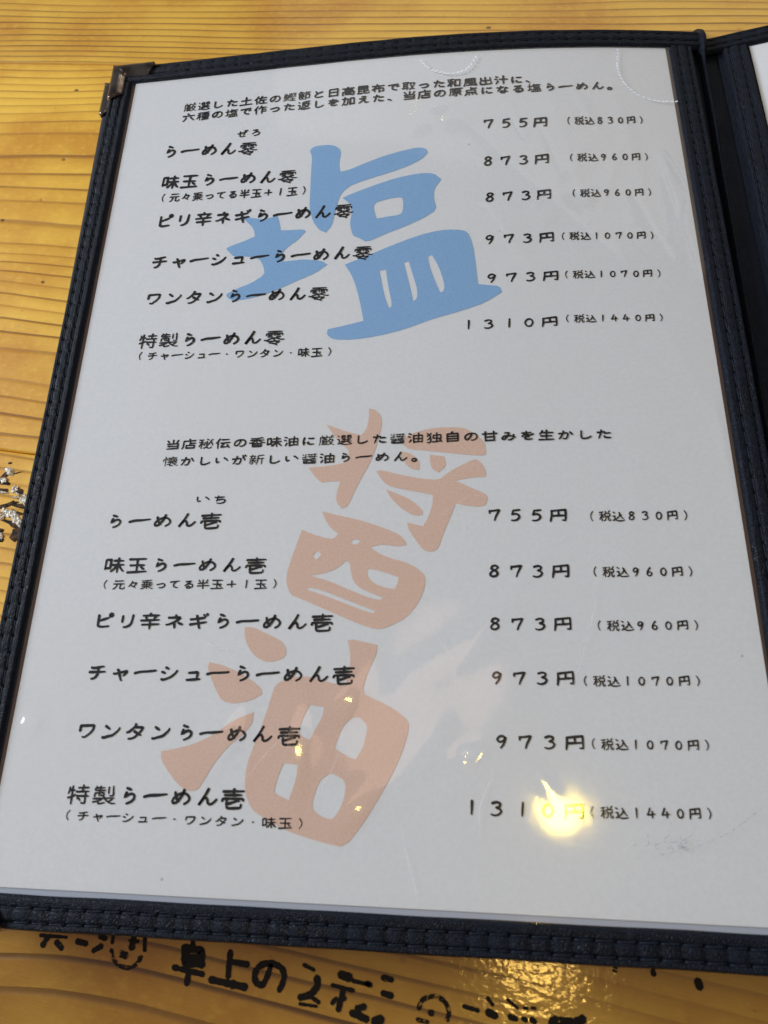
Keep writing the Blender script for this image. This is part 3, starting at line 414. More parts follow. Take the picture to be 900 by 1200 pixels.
BIG = [
 ('salt', [[[[7.68, 25.31], [7.88, 25.49], [8.58, 25.48], [8.91, 25.17], [8.84, 24.52], [8.91, 24.14], [9.26, 24.2], [9.76, 24.43], [10.52, 24.73], [11.27, 24.93], [11.77, 25.02], [12.05, 24.94], [12.15, 24.74], [11.9, 24.44], [11.41, 24.16], [10.79, 23.93], [10.17, 23.75], [9.67, 23.59], [9.3, 23.44], [9.01, 23.15], [8.89, 22.77], [8.82, 22.31], [8.73, 21.71], [8.52, 21.4], [8.27, 21.53], [8.02, 21.93], [7.84, 22.56], [7.83, 23.27], [7.8, 24.23], [7.8, 24.97]]], [[[9.05, 22.91], [9.32, 23.04], [10.06, 23.33], [10.92, 23.63], [11.78, 23.79], [12.34, 23.76], [12.62, 23.45], [12.36, 23.01], [12.36, 22.54], [12.47, 22.11], [12.05, 21.78], [11.33, 21.42], [10.61, 21.14], [10.02, 20.85], [9.71, 21.07], [9.49, 21.19], [9.37, 21.73], [9.42, 22.18], [9.33, 22.62]], [[10.21, 22.49], [10.33, 22.61], [10.82, 22.73], [11.16, 22.76], [11.27, 22.63], [11.26, 22.1], [11.14, 21.96], [10.72, 21.92], [10.33, 21.86], [10.22, 22.26]]], [[[5.29, 22.45], [5.67, 22.32], [6.19, 22.21], [6.67, 22.32], [6.77, 22.03], [6.85, 21.65], [7.26, 21.63], [7.7, 21.62], [7.78, 21.52], [7.52, 21.17], [7.21, 20.93], [7.01, 20.71], [6.98, 20.37], [7.08, 20.26], [7.35, 20.29], [7.85, 20.3], [8.45, 20.18], [8.65, 20.01], [8.25, 19.68], [7.54, 19.38], [6.84, 19.04], [6.12, 18.81], [5.38, 18.73], [5.12, 18.89], [5.08, 19.04], [5.46, 19.25], [5.94, 19.43], [6.41, 19.76], [6.34, 20.13], [6.14, 20.48], [5.64, 20.62], [5.19, 20.62], [4.87, 21.0], [4.95, 21.09], [5.51, 21.29], [5.9, 21.47], [5.82, 21.83], [5.49, 22.21]]], [[[9.27, 19.96], [10.04, 20.27], [10.87, 20.64], [11.82, 21.01], [12.53, 21.18], [13.12, 21.18], [13.53, 21.07], [13.7, 20.51], [13.78, 19.79], [13.85, 18.85], [14.13, 18.8], [14.56, 18.73], [14.64, 18.49], [14.11, 18.11], [13.33, 17.82], [12.31, 17.54], [11.41, 17.19], [10.5, 16.98], [9.7, 16.89], [9.0, 16.94], [8.78, 17.15], [8.81, 17.35], [9.33, 17.45], [10.02, 17.61], [9.9, 18.23], [9.73, 18.94], [9.53, 19.51]], [[10.5, 19.61], [10.72, 19.64], [10.81, 19.0], [10.98, 18.16], [10.87, 18.06], [10.69, 18.59]], [[11.34, 19.88], [11.5, 19.94], [11.66, 19.36], [11.82, 18.73], [11.81, 18.38], [11.68, 18.29], [11.55, 18.95], [11.42, 19.52]], [[12.16, 20.07], [12.3, 20.15], [12.53, 19.66], [12.71, 19.02], [12.73, 18.67], [12.59, 18.57], [12.42, 19.03], [12.24, 19.61]]]]),
 ('sauce', [[[[8.97, 13.78], [9.15, 13.7], [9.64, 13.49], [10.12, 13.36], [10.28, 13.6], [10.33, 13.94], [10.32, 14.3], [10.52, 14.24], [10.73, 14.01], [10.75, 13.66], [10.67, 13.24], [10.57, 12.82], [10.39, 12.32], [10.17, 11.91], [9.96, 11.42], [9.79, 10.98], [9.6, 10.89], [9.4, 11.15], [9.42, 11.44], [9.51, 11.8], [9.21, 11.81], [8.9, 11.76], [8.65, 12.04], [8.47, 12.29], [8.75, 12.3], [9.22, 12.34], [9.65, 12.42], [9.75, 12.72], [9.7, 12.89], [9.46, 13.11], [9.16, 13.47]]], [[[11.41, 13.21], [11.76, 13.37], [12.22, 13.5], [12.68, 13.54], [13.29, 13.51], [13.59, 13.35], [13.96, 13.0], [13.99, 12.58], [13.88, 12.53], [13.28, 12.59], [12.68, 12.68], [12.07, 12.77], [11.61, 12.82], [11.42, 13.0]]], [[[11.38, 12.75], [11.61, 12.7], [11.84, 12.56], [11.98, 12.31], [11.94, 12.11], [11.7, 12.15], [11.5, 12.37], [11.39, 12.58]]], [[[12.28, 12.61], [12.72, 12.54], [12.78, 12.21], [12.53, 12.01], [12.34, 12.14], [12.28, 12.38]]], [[[10.63, 12.1], [10.78, 12.14], [11.32, 11.98], [12.0, 11.82], [12.57, 11.76], [12.83, 12.0], [13.21, 12.22], [13.67, 12.44], [13.84, 12.3], [13.98, 12.01], [13.96, 11.83], [13.57, 11.82], [13.05, 11.73], [13.49, 11.5], [13.93, 11.29], [14.02, 11.18], [13.96, 10.93], [13.78, 10.87], [13.41, 10.9], [13.06, 10.99], [12.9, 10.56], [12.68, 10.02], [12.54, 9.57], [12.32, 9.47], [12.1, 9.54], [11.88, 9.84], [11.65, 10.2], [11.61, 10.41], [12.09, 10.28], [12.24, 10.57], [12.37, 10.97], [12.37, 11.28], [11.78, 11.42], [11.33, 11.51], [10.95, 11.64], [10.75, 11.89]]], [[[10.94, 11.5], [11.26, 11.35], [11.64, 11.18], [11.94, 10.93], [12.09, 10.73], [12.05, 10.63], [11.8, 10.62], [11.42, 10.87], [11.11, 11.19]]], [[[8.99, 10.82], [9.54, 10.67], [10.23, 10.5], [10.91, 10.25], [11.36, 10.05], [11.55, 9.85], [11.61, 9.7], [11.3, 9.66], [10.92, 9.74], [10.52, 9.66], [10.67, 9.52], [11.08, 9.32], [11.6, 9.17], [11.96, 8.97], [12.17, 8.75], [12.15, 8.38], [11.97, 7.95], [11.63, 7.52], [11.07, 7.24], [10.78, 7.19], [10.28, 7.34], [9.69, 7.59], [9.09, 7.85], [8.48, 8.11], [8.18, 8.22], [8.04, 8.56], [8.02, 8.86], [8.13, 9.32], [8.29, 9.86], [8.4, 10.24], [8.73, 10.09], [9.12, 9.97], [9.39, 9.92], [9.53, 10.08], [9.25, 10.32], [9.08, 10.6]], [[9.9, 9.8], [10.04, 9.93], [10.22, 9.85], [10.08, 9.72]], [[8.79, 9.4], [8.91, 9.56], [9.05, 9.45], [8.89, 9.27]], [[8.74, 8.8], [9.11, 8.85], [9.47, 8.96], [9.72, 9.15], [9.79, 9.24], [9.93, 9.18], [9.96, 8.92], [10.04, 8.62], [10.27, 8.39], [10.6, 8.25], [10.96, 8.11], [10.86, 8.04], [10.46, 8.14], [9.94, 8.36], [9.34, 8.62]], [[10.44, 8.91], [10.51, 9.0], [10.87, 8.91], [11.39, 8.72], [11.37, 8.57], [11.29, 8.37], [11.03, 8.4], [10.67, 8.54], [10.48, 8.73]], [[8.68, 8.44], [9.06, 8.37], [9.66, 8.14], [10.26, 7.9], [10.74, 7.72], [10.66, 7.65], [10.19, 7.81], [9.52, 8.07], [8.92, 8.29], [8.67, 8.37]]]]),
 ('oil', [[[[6.88, 7.25], [7.15, 7.25], [7.53, 7.08], [8.0, 6.87], [8.17, 6.66], [8.18, 6.4], [7.87, 6.26], [7.6, 6.25], [7.28, 6.39], [7.02, 6.7], [6.9, 7.0]]], [[[5.92, 6.23], [6.25, 6.17], [6.73, 6.0], [7.2, 5.75], [7.54, 5.5], [7.57, 5.35], [7.25, 5.16], [6.77, 5.07], [6.41, 5.14], [6.2, 5.44], [5.97, 5.86], [5.88, 6.08]]], [[[7.37, 4.85], [7.36, 4.54], [7.12, 4.25], [6.68, 3.88], [6.37, 3.47], [6.15, 3.07], [5.97, 2.75], [5.67, 2.73], [5.39, 2.89], [5.08, 3.2], [4.82, 3.51], [4.78, 3.75], [5.09, 3.8], [5.7, 3.95], [6.28, 4.23], [6.78, 4.61]]], [[[9.97, 6.88], [10.14, 6.9], [10.49, 6.82], [10.82, 6.75], [10.81, 6.5], [10.61, 6.07], [10.47, 5.65], [10.46, 5.39], [10.89, 5.21], [11.32, 5.01], [11.7, 4.73], [11.77, 4.54], [11.63, 3.99], [11.36, 3.36], [10.97, 2.67], [10.59, 2.07], [10.13, 1.49], [9.64, 1.56], [9.06, 1.69], [8.48, 1.85], [7.87, 2.13], [7.52, 2.34], [7.3, 2.79], [7.29, 3.41], [7.49, 4.06], [7.73, 4.79], [7.91, 5.54], [8.01, 5.67], [8.44, 5.84], [8.97, 5.85], [9.5, 5.68], [9.94, 5.63], [10.05, 5.98], [10.07, 6.41]], [[8.97, 5.07], [9.38, 5.02], [9.34, 4.74], [9.14, 4.37], [9.03, 4.13], [8.77, 4.24], [8.7, 4.4], [8.82, 4.77]], [[10.19, 4.75], [10.36, 4.78], [10.62, 4.56], [10.59, 4.28], [10.51, 3.96], [10.32, 3.66], [10.11, 3.72], [9.73, 3.94], [9.83, 4.26], [9.98, 4.58]], [[8.35, 3.52], [8.73, 3.49], [8.72, 3.14], [8.55, 2.58], [8.14, 2.74], [8.14, 2.89], [8.24, 3.28]], [[9.55, 3.24], [9.71, 3.3], [10.08, 3.1], [10.07, 2.72], [9.96, 2.42], [9.77, 2.14], [9.52, 2.18], [9.21, 2.36], [9.21, 2.62], [9.35, 3.08]]]]),
]
MARKER = [
 ('卓', 0.113, [[5.689, -1.199], [5.712, -1.388]]),
 ('卓', 0.126, [[5.44, -1.32], [5.504, -1.712], [5.985, -1.715]]),
 ('卓', 0.151, [[5.471, -1.342], [5.945, -1.376], [5.997, -1.703]]),
 ('卓', 0.138, [[5.519, -1.553], [5.967, -1.564]]),
 ('卓', 0.113, [[5.219, -1.816], [6.059, -1.933]]),
 ('卓', 0.126, [[5.656, -1.909], [5.632, -2.171]]),
 ('上', 0.126, [[6.782, -1.367], [6.775, -1.643], [6.777, -1.933]]),
 ('上', 0.119, [[6.826, -1.593], [7.281, -1.632]]),
 ('上', 0.151, [[6.303, -2.046], [7.263, -2.163]]),
 ('の', 0.132, [[7.937, -1.637], [7.856, -1.9], [7.755, -2.077], [7.596, -2.064], [7.512, -1.891], [7.61, -1.672], [7.897, -1.57], [8.212, -1.65], [8.327, -1.816], [8.295, -2.018], [8.219, -2.175]]),
 ('２', 0.075, [[8.852, -1.558], [9.129, -1.657]]),
 ('２', 0.138, [[9.228, -1.851], [9.251, -2.019], [9.064, -2.227], [8.801, -2.31]]),
 ('２', 0.075, [[9.052, -2.256], [9.307, -2.391]]),
 ('２', 0.063, [[8.798, -2.455], [9.246, -2.484]]),
 ('種', 0.176, [[9.871, -1.729], [10.106, -1.784]]),
 ('種', 0.088, [[10.208, -1.851], [10.626, -1.912]]),
 ('種', 0.082, [[9.65, -1.979], [10.218, -2.07]]),
 ('種', 0.113, [[9.953, -2.063], [9.843, -2.514]]),
 ('種', 0.088, [[9.671, -2.386], [9.771, -2.269]]),
 ('種', 0.1, [[9.995, -2.256], [9.833, -2.321]]),
 ('種', 0.113, [[10.332, -2.457], [10.514, -2.418]]),
 ('種', 0.138, [[10.206, -2.574], [10.589, -2.687]]),
 ('種', 0.088, [[10.396, -2.425], [10.392, -2.645]]),
 ('row', 0.075, [[1.162, -1.25], [1.954, -1.259]]),
 ('row', 0.138, [[1.376, -1.3], [1.283, -1.477]]),
 ('row', 0.126, [[1.68, -1.395], [1.856, -1.532]]),
 ('row', 0.126, [[2.305, -1.344], [2.573, -1.385]]),
 ('row', 0.113, [[2.822, -1.542], [3.023, -1.428]]),
 ('row', 0.126, [[2.968, -1.189], [3.122, -1.229]]),
 ('row', 0.088, [[3.343, -1.139], [3.341, -1.309]]),
 ('row', 0.138, [[3.963, -1.12], [3.933, -1.399]]),
 ('row', 0.088, [[4.28, -1.14], [4.318, -1.45]]),
 ('row', 0.075, [[3.835, -1.235], [4.093, -1.252]]),
 ('ring', 0.088, [[3.344, -1.502], [3.417, -1.678], [3.604, -1.846], [3.866, -1.903], [4.106, -1.819], [4.238, -1.645]]),
 ('ring', 0.151, [[3.633, -1.577], [3.784, -1.61]]),
 ('ring', 0.088, [[4.188, -1.648], [4.258, -1.632]]),
 ('類', 0.113, [[11.0, -1.733], [11.23, -1.765]]),
 ('類', 0.1, [[10.578, -1.886], [10.671, -1.92]]),
 ('類', 0.113, [[11.01, -2.084], [11.226, -2.127]]),
 ('類', 0.163, [[10.815, -2.727], [10.962, -2.675]]),
 ('の2', 0.094, [[11.953, -2.358], [12.066, -2.16], [12.366, -2.07], [12.622, -2.181], [12.729, -2.392], [12.685, -2.567]]),
 ('の2', 0.126, [[12.26, -2.442], [12.323, -2.449]]),
 ('の2', 0.088, [[11.924, -2.615], [12.178, -2.653]]),
 ('調', 0.088, [[13.116, -2.249], [13.473, -2.319]]),
 ('調', 0.075, [[13.729, -2.033], [13.851, -2.172]]),
 ('調', 0.151, [[13.735, -2.346], [13.908, -2.4]]),
 ('調', 0.063, [[14.23, -2.03], [14.412, -2.154], [14.473, -2.204]]),
 ('調', 0.113, [[14.28, -2.403], [14.433, -2.447]]),
 ('調', 0.088, [[14.6, -2.426], [14.679, -2.453]]),
 ('調', 0.113, [[14.821, -2.434], [14.893, -2.471]]),
 ('調', 0.057, [[14.634, -2.194], [14.72, -2.194]]),
 ('調', 0.057, [[14.832, -2.177], [14.918, -2.182]]),
 ('味', 0.214, [[15.351, -2.469], [15.777, -2.442]]),
 ('味', 0.163, [[15.898, -2.435], [16.084, -2.344]]),
 ('marks', 0.05, [[16.908, -1.142], [16.997, -1.175]]),
 ('marks', 0.05, [[16.913, -1.234], [16.99, -1.263]]),
 ('marks', 0.075, [[17.895, -1.071], [17.902, -1.125]]),
 ('marks', 0.1, [[17.894, -1.201], [17.901, -1.255]]),
 ('marks', 0.075, [[18.969, -1.066], [19.049, -1.094]]),
 ('marks', 0.151, [[18.959, -1.366], [18.982, -1.471]]),
]
ARCS = [[[11.79, 29.36], [12.06, 28.97], [12.39, 28.71], [12.88, 28.53], [13.36, 28.58], [13.69, 28.82], [13.95, 29.34]], [[19.3, 29.56], [19.2, 28.72], [19.24, 28.13], [19.47, 27.55], [19.89, 27.06], [20.48, 26.79], [21.21, 26.76]]]

# ================================================================ TABLE
ang = radians(-9.2)
table = thing('wooden_table', 'golden varnished pine table under the menu, with dark grain lines and worn black marker writing', 'table')
table.rotation_euler = (0, 0, ang)
def tab2w(s, t): return s * cos(ang) - t * sin(ang), s * sin(ang) + t * cos(ang)
def plank(t0, t1, mat):
    # long board with a small rounded arris on each side and a gently uneven top
    cs = [(t0 + .012, -2.6), (t0 + .012, -.10), (t0 + .03, -.035), (t0 + .10, -.004), (t0 + .25, 0)]
    n = 14
    for i in range(1, n): cs.append((t0 + .25 + (t1 - t0 - .5) * i / n, 0))
    cs += [(t1 - .25, 0), (t1 - .10, -.004), (t1 - .03, -.035), (t1 - .012, -.10), (t1 - .012, -2.6)]
    V = []; F = []; S = [-70 + 140 * i / 60 for i in range(61)]
    for s in S:
        for (t, z) in cs:
            zz = z - .012 * (1 - cos((s * .35 + t))) * (1 if z > -.02 else 0) * .3
            V.append((s / 100, t / 100, zz / 100))
    m = len(cs)
    for i in range(len(S) - 1):
        for j in range(m - 1): F.append((i * m + j, (i + 1) * m + j, (i + 1) * m + j + 1, i * m + j + 1))
        F.append((i * m + m - 1, (i + 1) * m + m - 1, (i + 1) * m, i * m))
    F.append(tuple(range(m))); F.append(tuple(range((len(S) - 1) * m, len(S) * m))[::-1])
    return link('plank', mesh('plank', V, F), table, mat)
seams = [-33.5, -14.45, 4.6, 13.34, 32.39, 51.4, 70.5]  # third seam added, hidden under the menu, where the boards coloured for shade end
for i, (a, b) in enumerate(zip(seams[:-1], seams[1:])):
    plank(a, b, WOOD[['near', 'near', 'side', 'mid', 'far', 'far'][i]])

# knot with torn, flaking fibres beside the left edge of the menu
def knot():
    # darker pit field: low irregular varnish flakes round dark holes, glints painted in their pale colour
    rnd = random.Random(4); V = []; F = []; V2 = []; F2 = []
    def blob(Vl, Fl, cx, cy, rx, ry, rot, z, hgt, nn=11, jag=.3):
        b0 = len(Vl); ring = []
        for k in range(nn):
            a = 2 * pi * k / nn; r = 1 + (rnd.random() - .5) * jag * 2
            X = cos(a) * rx * r; Y = sin(a) * ry * r
            ring.append((cx + X * cos(rot) - Y * sin(rot), cy + X * sin(rot) + Y * cos(rot)))
        for (x, y) in ring: Vl.append(W(x, y, -TZ + z))
        for (x, y) in ring: Vl.append(W(cx + (x - cx) * .72, cy + (y - cy) * .72, -TZ + z + hgt * (.7 + .6 * rnd.random())))
        Vl.append(W(cx, cy, -TZ + z + hgt * 1.1)); c = len(Vl) - 1
        for k in range(nn):
            k2 = (k + 1) % nn
            Fl.append((b0 + k, b0 + k2, b0 + nn + k2, b0 + nn + k)); Fl.append((b0 + nn + k, b0 + nn + k2, c))
    for (px, py, rx, ry, rt) in KNOT_DARK: blob(V, F, px, py, rx, ry, rt, .004, .012)
    for (px, py, rx, ry, rt) in KNOT_PALE: blob(V2, F2, px, py, rx, ry, rt, .012, .022, 12, .45)
    t = NT('dark_knot_wood'); p = t.pos(); n = t.noise(p, 500, 4)
    t.P(Base_Color=t.mix(t.ramp(n, .4, .6), (.012, .006, .003), (.09, .040, .010)), Roughness=.6, Specular_IOR_Level=.1, Normal=t.bump(n, .8, .0008))
    k = link('knot', mesh('knot', V, F), None, t.m)
    t = NT('flaking_varnish'); p = t.pos(); n = t.noise(p, 600, 3)
    t.P(Base_Color=t.mix(t.ramp(n, .45, .62), (.60, .56, .46), (.34, .20, .06)), Roughness=.14, Normal=t.bump(n, 1.0, .0010))
    f = link('varnish_flake', mesh('varnish_flake', V2, F2, False), None, t.m)
    for o in (k, f):
        o.parent = table; o.matrix_parent_inverse = Matrix.Rotation(ang, 4, 'Z').inverted()
        o['kind'] = 'stuff'
knot()

# ---------------------------------------------------------------- pen strokes
def smooth_line(P, step):
    if len(P) == 2:
        a, b = P; L = (b - a).length; n = max(2, int(L / step)); return [a.lerp(b, i / n) for i in range(n + 1)]
    out = []
    Q = [P[0] * 2 - P[1]] + P + [P[-1] * 2 - P[-2]]
    for i in range(1, len(Q) - 2):
        p0, p1, p2, p3 = Q[i - 1], Q[i], Q[i + 1], Q[i + 2]
        # sharp corners stay sharp: shorten the tangents there
        def tang(a, b, c):
            d1 = b - a; d2 = c - b
            if d1.length < 1e-9 or d2.length < 1e-9: return (c - a) * .5
            k = max(0.0, d1.normalized().dot(d2.normalized()))
            return (c - a) * .5 * min(1, k * 1.3)
        t1 = tang(p0, p1, p2); t2 = tang(p1, p2, p3)
        n = max(1, int((p2 - p1).length / step))
        for j in range(n):
            s = j / n; s2 = s * s; s3 = s2 * s
            out.append(p1 * (2 * s3 - 3 * s2 + 1) + t1 * (s3 - 2 * s2 + s) + p2 * (-2 * s3 + 3 * s2) + t2 * (s3 - s2))
    out.append(P[-1].copy()); return out
def ribbon(V, F, pts, half, z, surf):
    n = len(pts)
    if n < 2: return
    tot = sum((pts[i + 1] - pts[i]).length for i in range(n - 1)) or 1e-6
    acc = 0; L = []; R = []
    for i, p in enumerate(pts):
        d = (pts[min(i + 1, n - 1)] - pts[max(i - 1, 0)])
        d = d.normalized() if d.length > 1e-9 else Vector((1, 0))
        nn = Vector((-d.y, d.x)); s = acc / tot
        h = half(s, tot); L.append(p + nn * h); R.append(p - nn * h)
        if i < n - 1: acc += (pts[i + 1] - p).length
    def cap(p, d, h):
        a0 = math.atan2(d.y, d.x); return [p + Vector((cos(a0 + q), sin(a0 + q))) * h for q in (pi / 3, 0, -pi / 3)]
    d0 = (pts[0] - pts[1]); d1 = (pts[-1] - pts[-2])
    c0 = cap(pts[0], d0, half(0, tot)); c1 = cap(pts[-1], d1, half(1, tot))
    b = len(V)
    for l, r in zip(L, R):
        V.append(W(l.x, l.y, surf(l.x, l.y) + z)); V.append(W(r.x, r.y, surf(r.x, r.y) + z))
    for i in range(n - 1): F.append((b + 2 * i, b + 2 * i + 1, b + 2 * i + 3, b + 2 * i + 2))
    k = len(V)
    for q in c0: V.append(W(q.x, q.y, surf(q.x, q.y) + z))
    F.append((b, k + 2, k + 1, k, b + 1))
    k = len(V)
    for q in c1: V.append(W(q.x, q.y, surf(q.x, q.y) + z))
    e = b + 2 * (n - 1); F.append((e + 1, k + 2, k + 1, k, e))

def kana_(c): return ord(c) < 0x3100 or ord(c) > 0xff00
def shift(c): return {'（': -.26, '）': .18}.get(c, 0)
def text_mesh(name, s, x0, y0, x1, y1, h, wt):
    V = []; F = []; n = len(s)
    def edge(c, k):
        sqz = .90 if c in '０１２３４５６７８９' else (1.0 if c == 'ー' else (.88 if kana_(c) else .96))
        xs = [(q[i] / 100 - .5) * sqz + .5 + shift(c) for q in STROKES[c] for i in range(0, len(q), 2)]
        return min(xs) if k == 0 else 1 - max(xs)
    m0, m1 = edge(s[0], 0) - .02, edge(s[-1], 1) - .02
    base = Vector((x1 - x0, y1 - y0)) / (n - m0 - m1); x0 -= base.x * m0; y0 -= base.y * m0; base = base * n; ux = base / n; cw = ux.length; up = Vector((-base.y, base.x)).normalized() * h
    rnd = random.Random(sum(map(ord, s)) + int(y0 * 100)); zz = 0
    small = wt < .9
    for i, c in enumerate(s):
        if c not in STROKES: continue
        st = STROKES[c]
        o = Vector((x0, y0)) + ux * i
        kana = ord(c) < 0x3100 or ord(c) > 0xff00
        sq = .96 if not kana else .88
        if c in '０１２３４５６７８９': sq = .90
        if c == 'ー': sq = 1.0
        ns = len(st); pen = h * .064 * (1.0 if ns < 6 else max(.50, 1.0 - .055 * (ns - 5))) * (1.0 if not small else (.92 if name != 'heading_text' else 1.05))
        if c in '（）': pen *= .72
        r = (rnd.random() - .5) * .05; jx = (rnd.random() - .5) * .03; jy = (rnd.random() - .5) * .03
        for q in st:
            P = []
            for k in range(0, len(q), 2):
                u = q[k] / 100 - .5; v = q[k + 1] / 100 - .38
                if c not in '（）': v += .07 * u if kana else .05 * u
                u2 = u * cos(r) - v * sin(r); v2 = u * sin(r) + v * cos(r)
                if c not in HAND:
                    u2 += .035 * noise.noise(Vector((u * 3.1, v * 3.1, ord(c) * .37))); v2 += .035 * noise.noise(Vector((u * 3.1, v * 3.1, 9 + ord(c) * .37)))
                u2 = u2 * sq + .5 + jx + shift(c); v2 = v2 * sq + .46 + jy
                P.append(o + ux * u2 + up * v2 * 1.02)
            pts = smooth_line(P, h * .06)
            zz += .00006
            ph = rnd.random() * 6
            def half(s_, tot, pen=pen, ph=ph):
                a = 1.0 + .10 * sin(ph + s_ * 5)
                a *= 1.12 - .30 * max(0, (s_ - .55) / .45) ** 1.5
                return pen * a
            ribbon(V, F, pts, half, .012 + zz, hs)
    return mesh(name, V, F, False)

# ================================================================ MENU
menu = thing('menu_book', 'open ramen menu with navy stitched leatherette border and a white price page printed in Japanese', 'menu', (0.105, 0.15, 0))
menu['world_parts'] = 1
def part(name, me, mat, parent=menu): return link(name, me, parent, mat)

def grid(xs, ys, f):
    V = []; F = []
    for y in ys:
        for x in xs: V.append(f(x, y))
    m = len(xs)
    for j in range(len(ys) - 1):
        for i in range(m - 1): F.append((j * m + i, j * m + i + 1, (j + 1) * m + i + 1, (j + 1) * m + i))
    return V, F
def lin(a, b, n): return [a + (b - a) * i / n for i in range(n + 1)]

# back cover: the leaf underneath, its left edge shows beside the top leaf
def bc_left(y): return -1.34 - .40 * (max(0, y) / 30.9) ** 1.4
def bc_top(x, y):
    return -.72 + .9 * (droop(min(x, 22.5), y)) * .78
def cover():
    xs = lin(0, 1, 40); ys = lin(-.62, 30.78, 60)
    def f(u, y):
        l = bc_left(y); x = l + (48.5 - l) * u ** 1.5
        z = bc_top(x, y) if x < 22.6 else bc_top(22.5, y) + min(.30, (x - 22.6) * .05)
        e = min(1, (x - l) / .12); 
        return W(x, y, z - .10 * (1 - e) ** 2)
    V, F = grid(xs, ys, f)
    # close downwards to the table
    m = len(xs); n = len(ys); loop = [i for i in range(m)] + [j * m + m - 1 for j in range(1, n)] + [(n - 1) * m + i for i in range(m - 2, -1, -1)] + [j * m for j in range(n - 2, 0, -1)]
    b = len(V)
    for k in loop: v = V[k]; V.append(Vector((v.x, v.y, .0006)))
    for k in range(len(loop)):
        k2 = (k + 1) % len(loop); F.append((loop[k], b + k, b + k2, loop[k2]))
    return part('back_cover', mesh('back_cover', V, F), M_LEATHER_FLAT)
back = cover()

# leaf board: stiff body under the page window
def board(x0, x1, y0, y1, zf, th, name, mat):
    V, F = grid(lin(x0, x1, 36), lin(y0, y1, 48), lambda x, y: W(x, y, zf(x, y)))
    m = 37; n = 49; loop = [i for i in range(m)] + [j * m + m - 1 for j in range(1, n)] + [(n - 1) * m + i for i in range(m - 2, -1, -1)] + [j * m for j in range(n - 2, 0, -1)]
    b = len(V)
    for k in loop: v = V[k]; V.append(Vector((v.x, v.y, v.z - th / 100)))
    for k in range(len(loop)):
        k2 = (k + 1) % len(loop); F.append((loop[k], b + k, b + k2, loop[k2]))
    return part(name, mesh(name, V, F, False), mat)
board(-.55, 21.9, -.55, 30.3, lambda x, y: hs(x, y) - .06, .26, 'leaf_board', M_BROWN)
V, F = grid(lin(-.01, 21.22, 60), lin(-.01, .6, 4), lambda x, y: W(x, y, hs(x, y) - .03))
part('backing_strip', mesh('backing_strip', V, F), M_BACK)

# paper sheet with the printing on it
V, F = grid(lin(.10, 21.12, 110), lin(.15, 29.76, 150), lambda x, y: W(x, y, hs(x, y)))
paper = part('paper_sheet', mesh('paper_sheet', V, F), M_PAPER)

def chaikin(P):
    out = []
    n = len(P)
    for i in range(n):
        a = P[i]; b = P[(i + 1) % n]; c = P[(i - 1) % n]
        d1 = (a - c).normalized(); d2 = (b - a).normalized()
        if d1.dot(d2) < .35: out.append(a)
        else: out.append(a.lerp(c, .22)); out.append(a.lerp(b, .22))
    return out
def bigchar(groups, mat):
    bm = bmesh.new()
    for loops in groups:
        L = [chaikin([Vector((x, y)) for x, y in lp]) for lp in loops]
        flat = [p for l in L for p in l]
        tri = tessellate_polygon([[Vector((p.x, p.y, 0)) for p in l] for l in L])
        vs = [bm.verts.new((p.x, p.y, 0)) for p in flat]
        for t in tri:
            try:
                f = bm.faces.new([vs[i] for i in t])
                f.normal_update()
                if f.normal.z < 0: f.normal_flip()
            except ValueError: pass
    for axis in (0, 1):
        vals = [v.co[axis] for v in bm.verts]; c = min(vals) + .6
        while c < max(vals):
            co = [0, 0, 0]; co[axis] = c; no = [0, 0, 0]; no[axis] = 1
            bmesh.ops.bisect_plane(bm, geom=bm.verts[:] + bm.edges[:] + bm.faces[:], plane_co=co, plane_no=no); c += .6
    for v in bm.verts: v.co = W(v.co.x, v.co.y, hs(v.co.x, v.co.y) + .007)
    me = bpy.data.meshes.new('large_character'); bm.to_mesh(me); bm.free()
    return part('large_character', me, mat, paper)
for ch, groups in BIG:
    bigchar(groups, M_BLUE if ch == 'salt' else M_PEACH)
for s, kind, x0, y0, x1, y1, h, wt in TEXT:
    part(kind, text_mesh(kind, s, x0, y0, x1, y1, h, wt), M_INK, paper)

# clear plastic film over the page: wavy, creased near the spine, dimpled where it catches the lamps
DIMPLES = [  # x, y, sigma along, sigma across, direction, height
 (8.40, 4.05, .95, .36, 1.50, .120), (6.50, 4.35, .55, .30, 1.25, .095), (9.72, 5.30, .50, .34, .9, .105),
 (10.10, 2.45, .60, .27, .75, .085), (.62, 4.45, .22, .13, 1.5, .050), (13.3, 3.9, .22, .13, .5, .045),
 (15.75, 2.35, 1.5, 1.1, 1.9, -.010), (15.2, 3.35, .40, .16, 2.2, .010), (5.2, 3.2, .5, .35, .4, .04), (12.0, 5.2, 1.5, .5, 2.0, .03), (11.6, 3.4, 1.2, .35, 1.0, .03),
 (12.6, 6.2, 1.4, .4, .6, .03), (12.5, 26.9, .35, .2, .4, .03), (13.1, 26.2, .3, .2, 1.6, .03), (12.0, 26.1, .3, .18, 1.2, .03), (17.4, 22.4, .30, .25, 1.0, .075)]
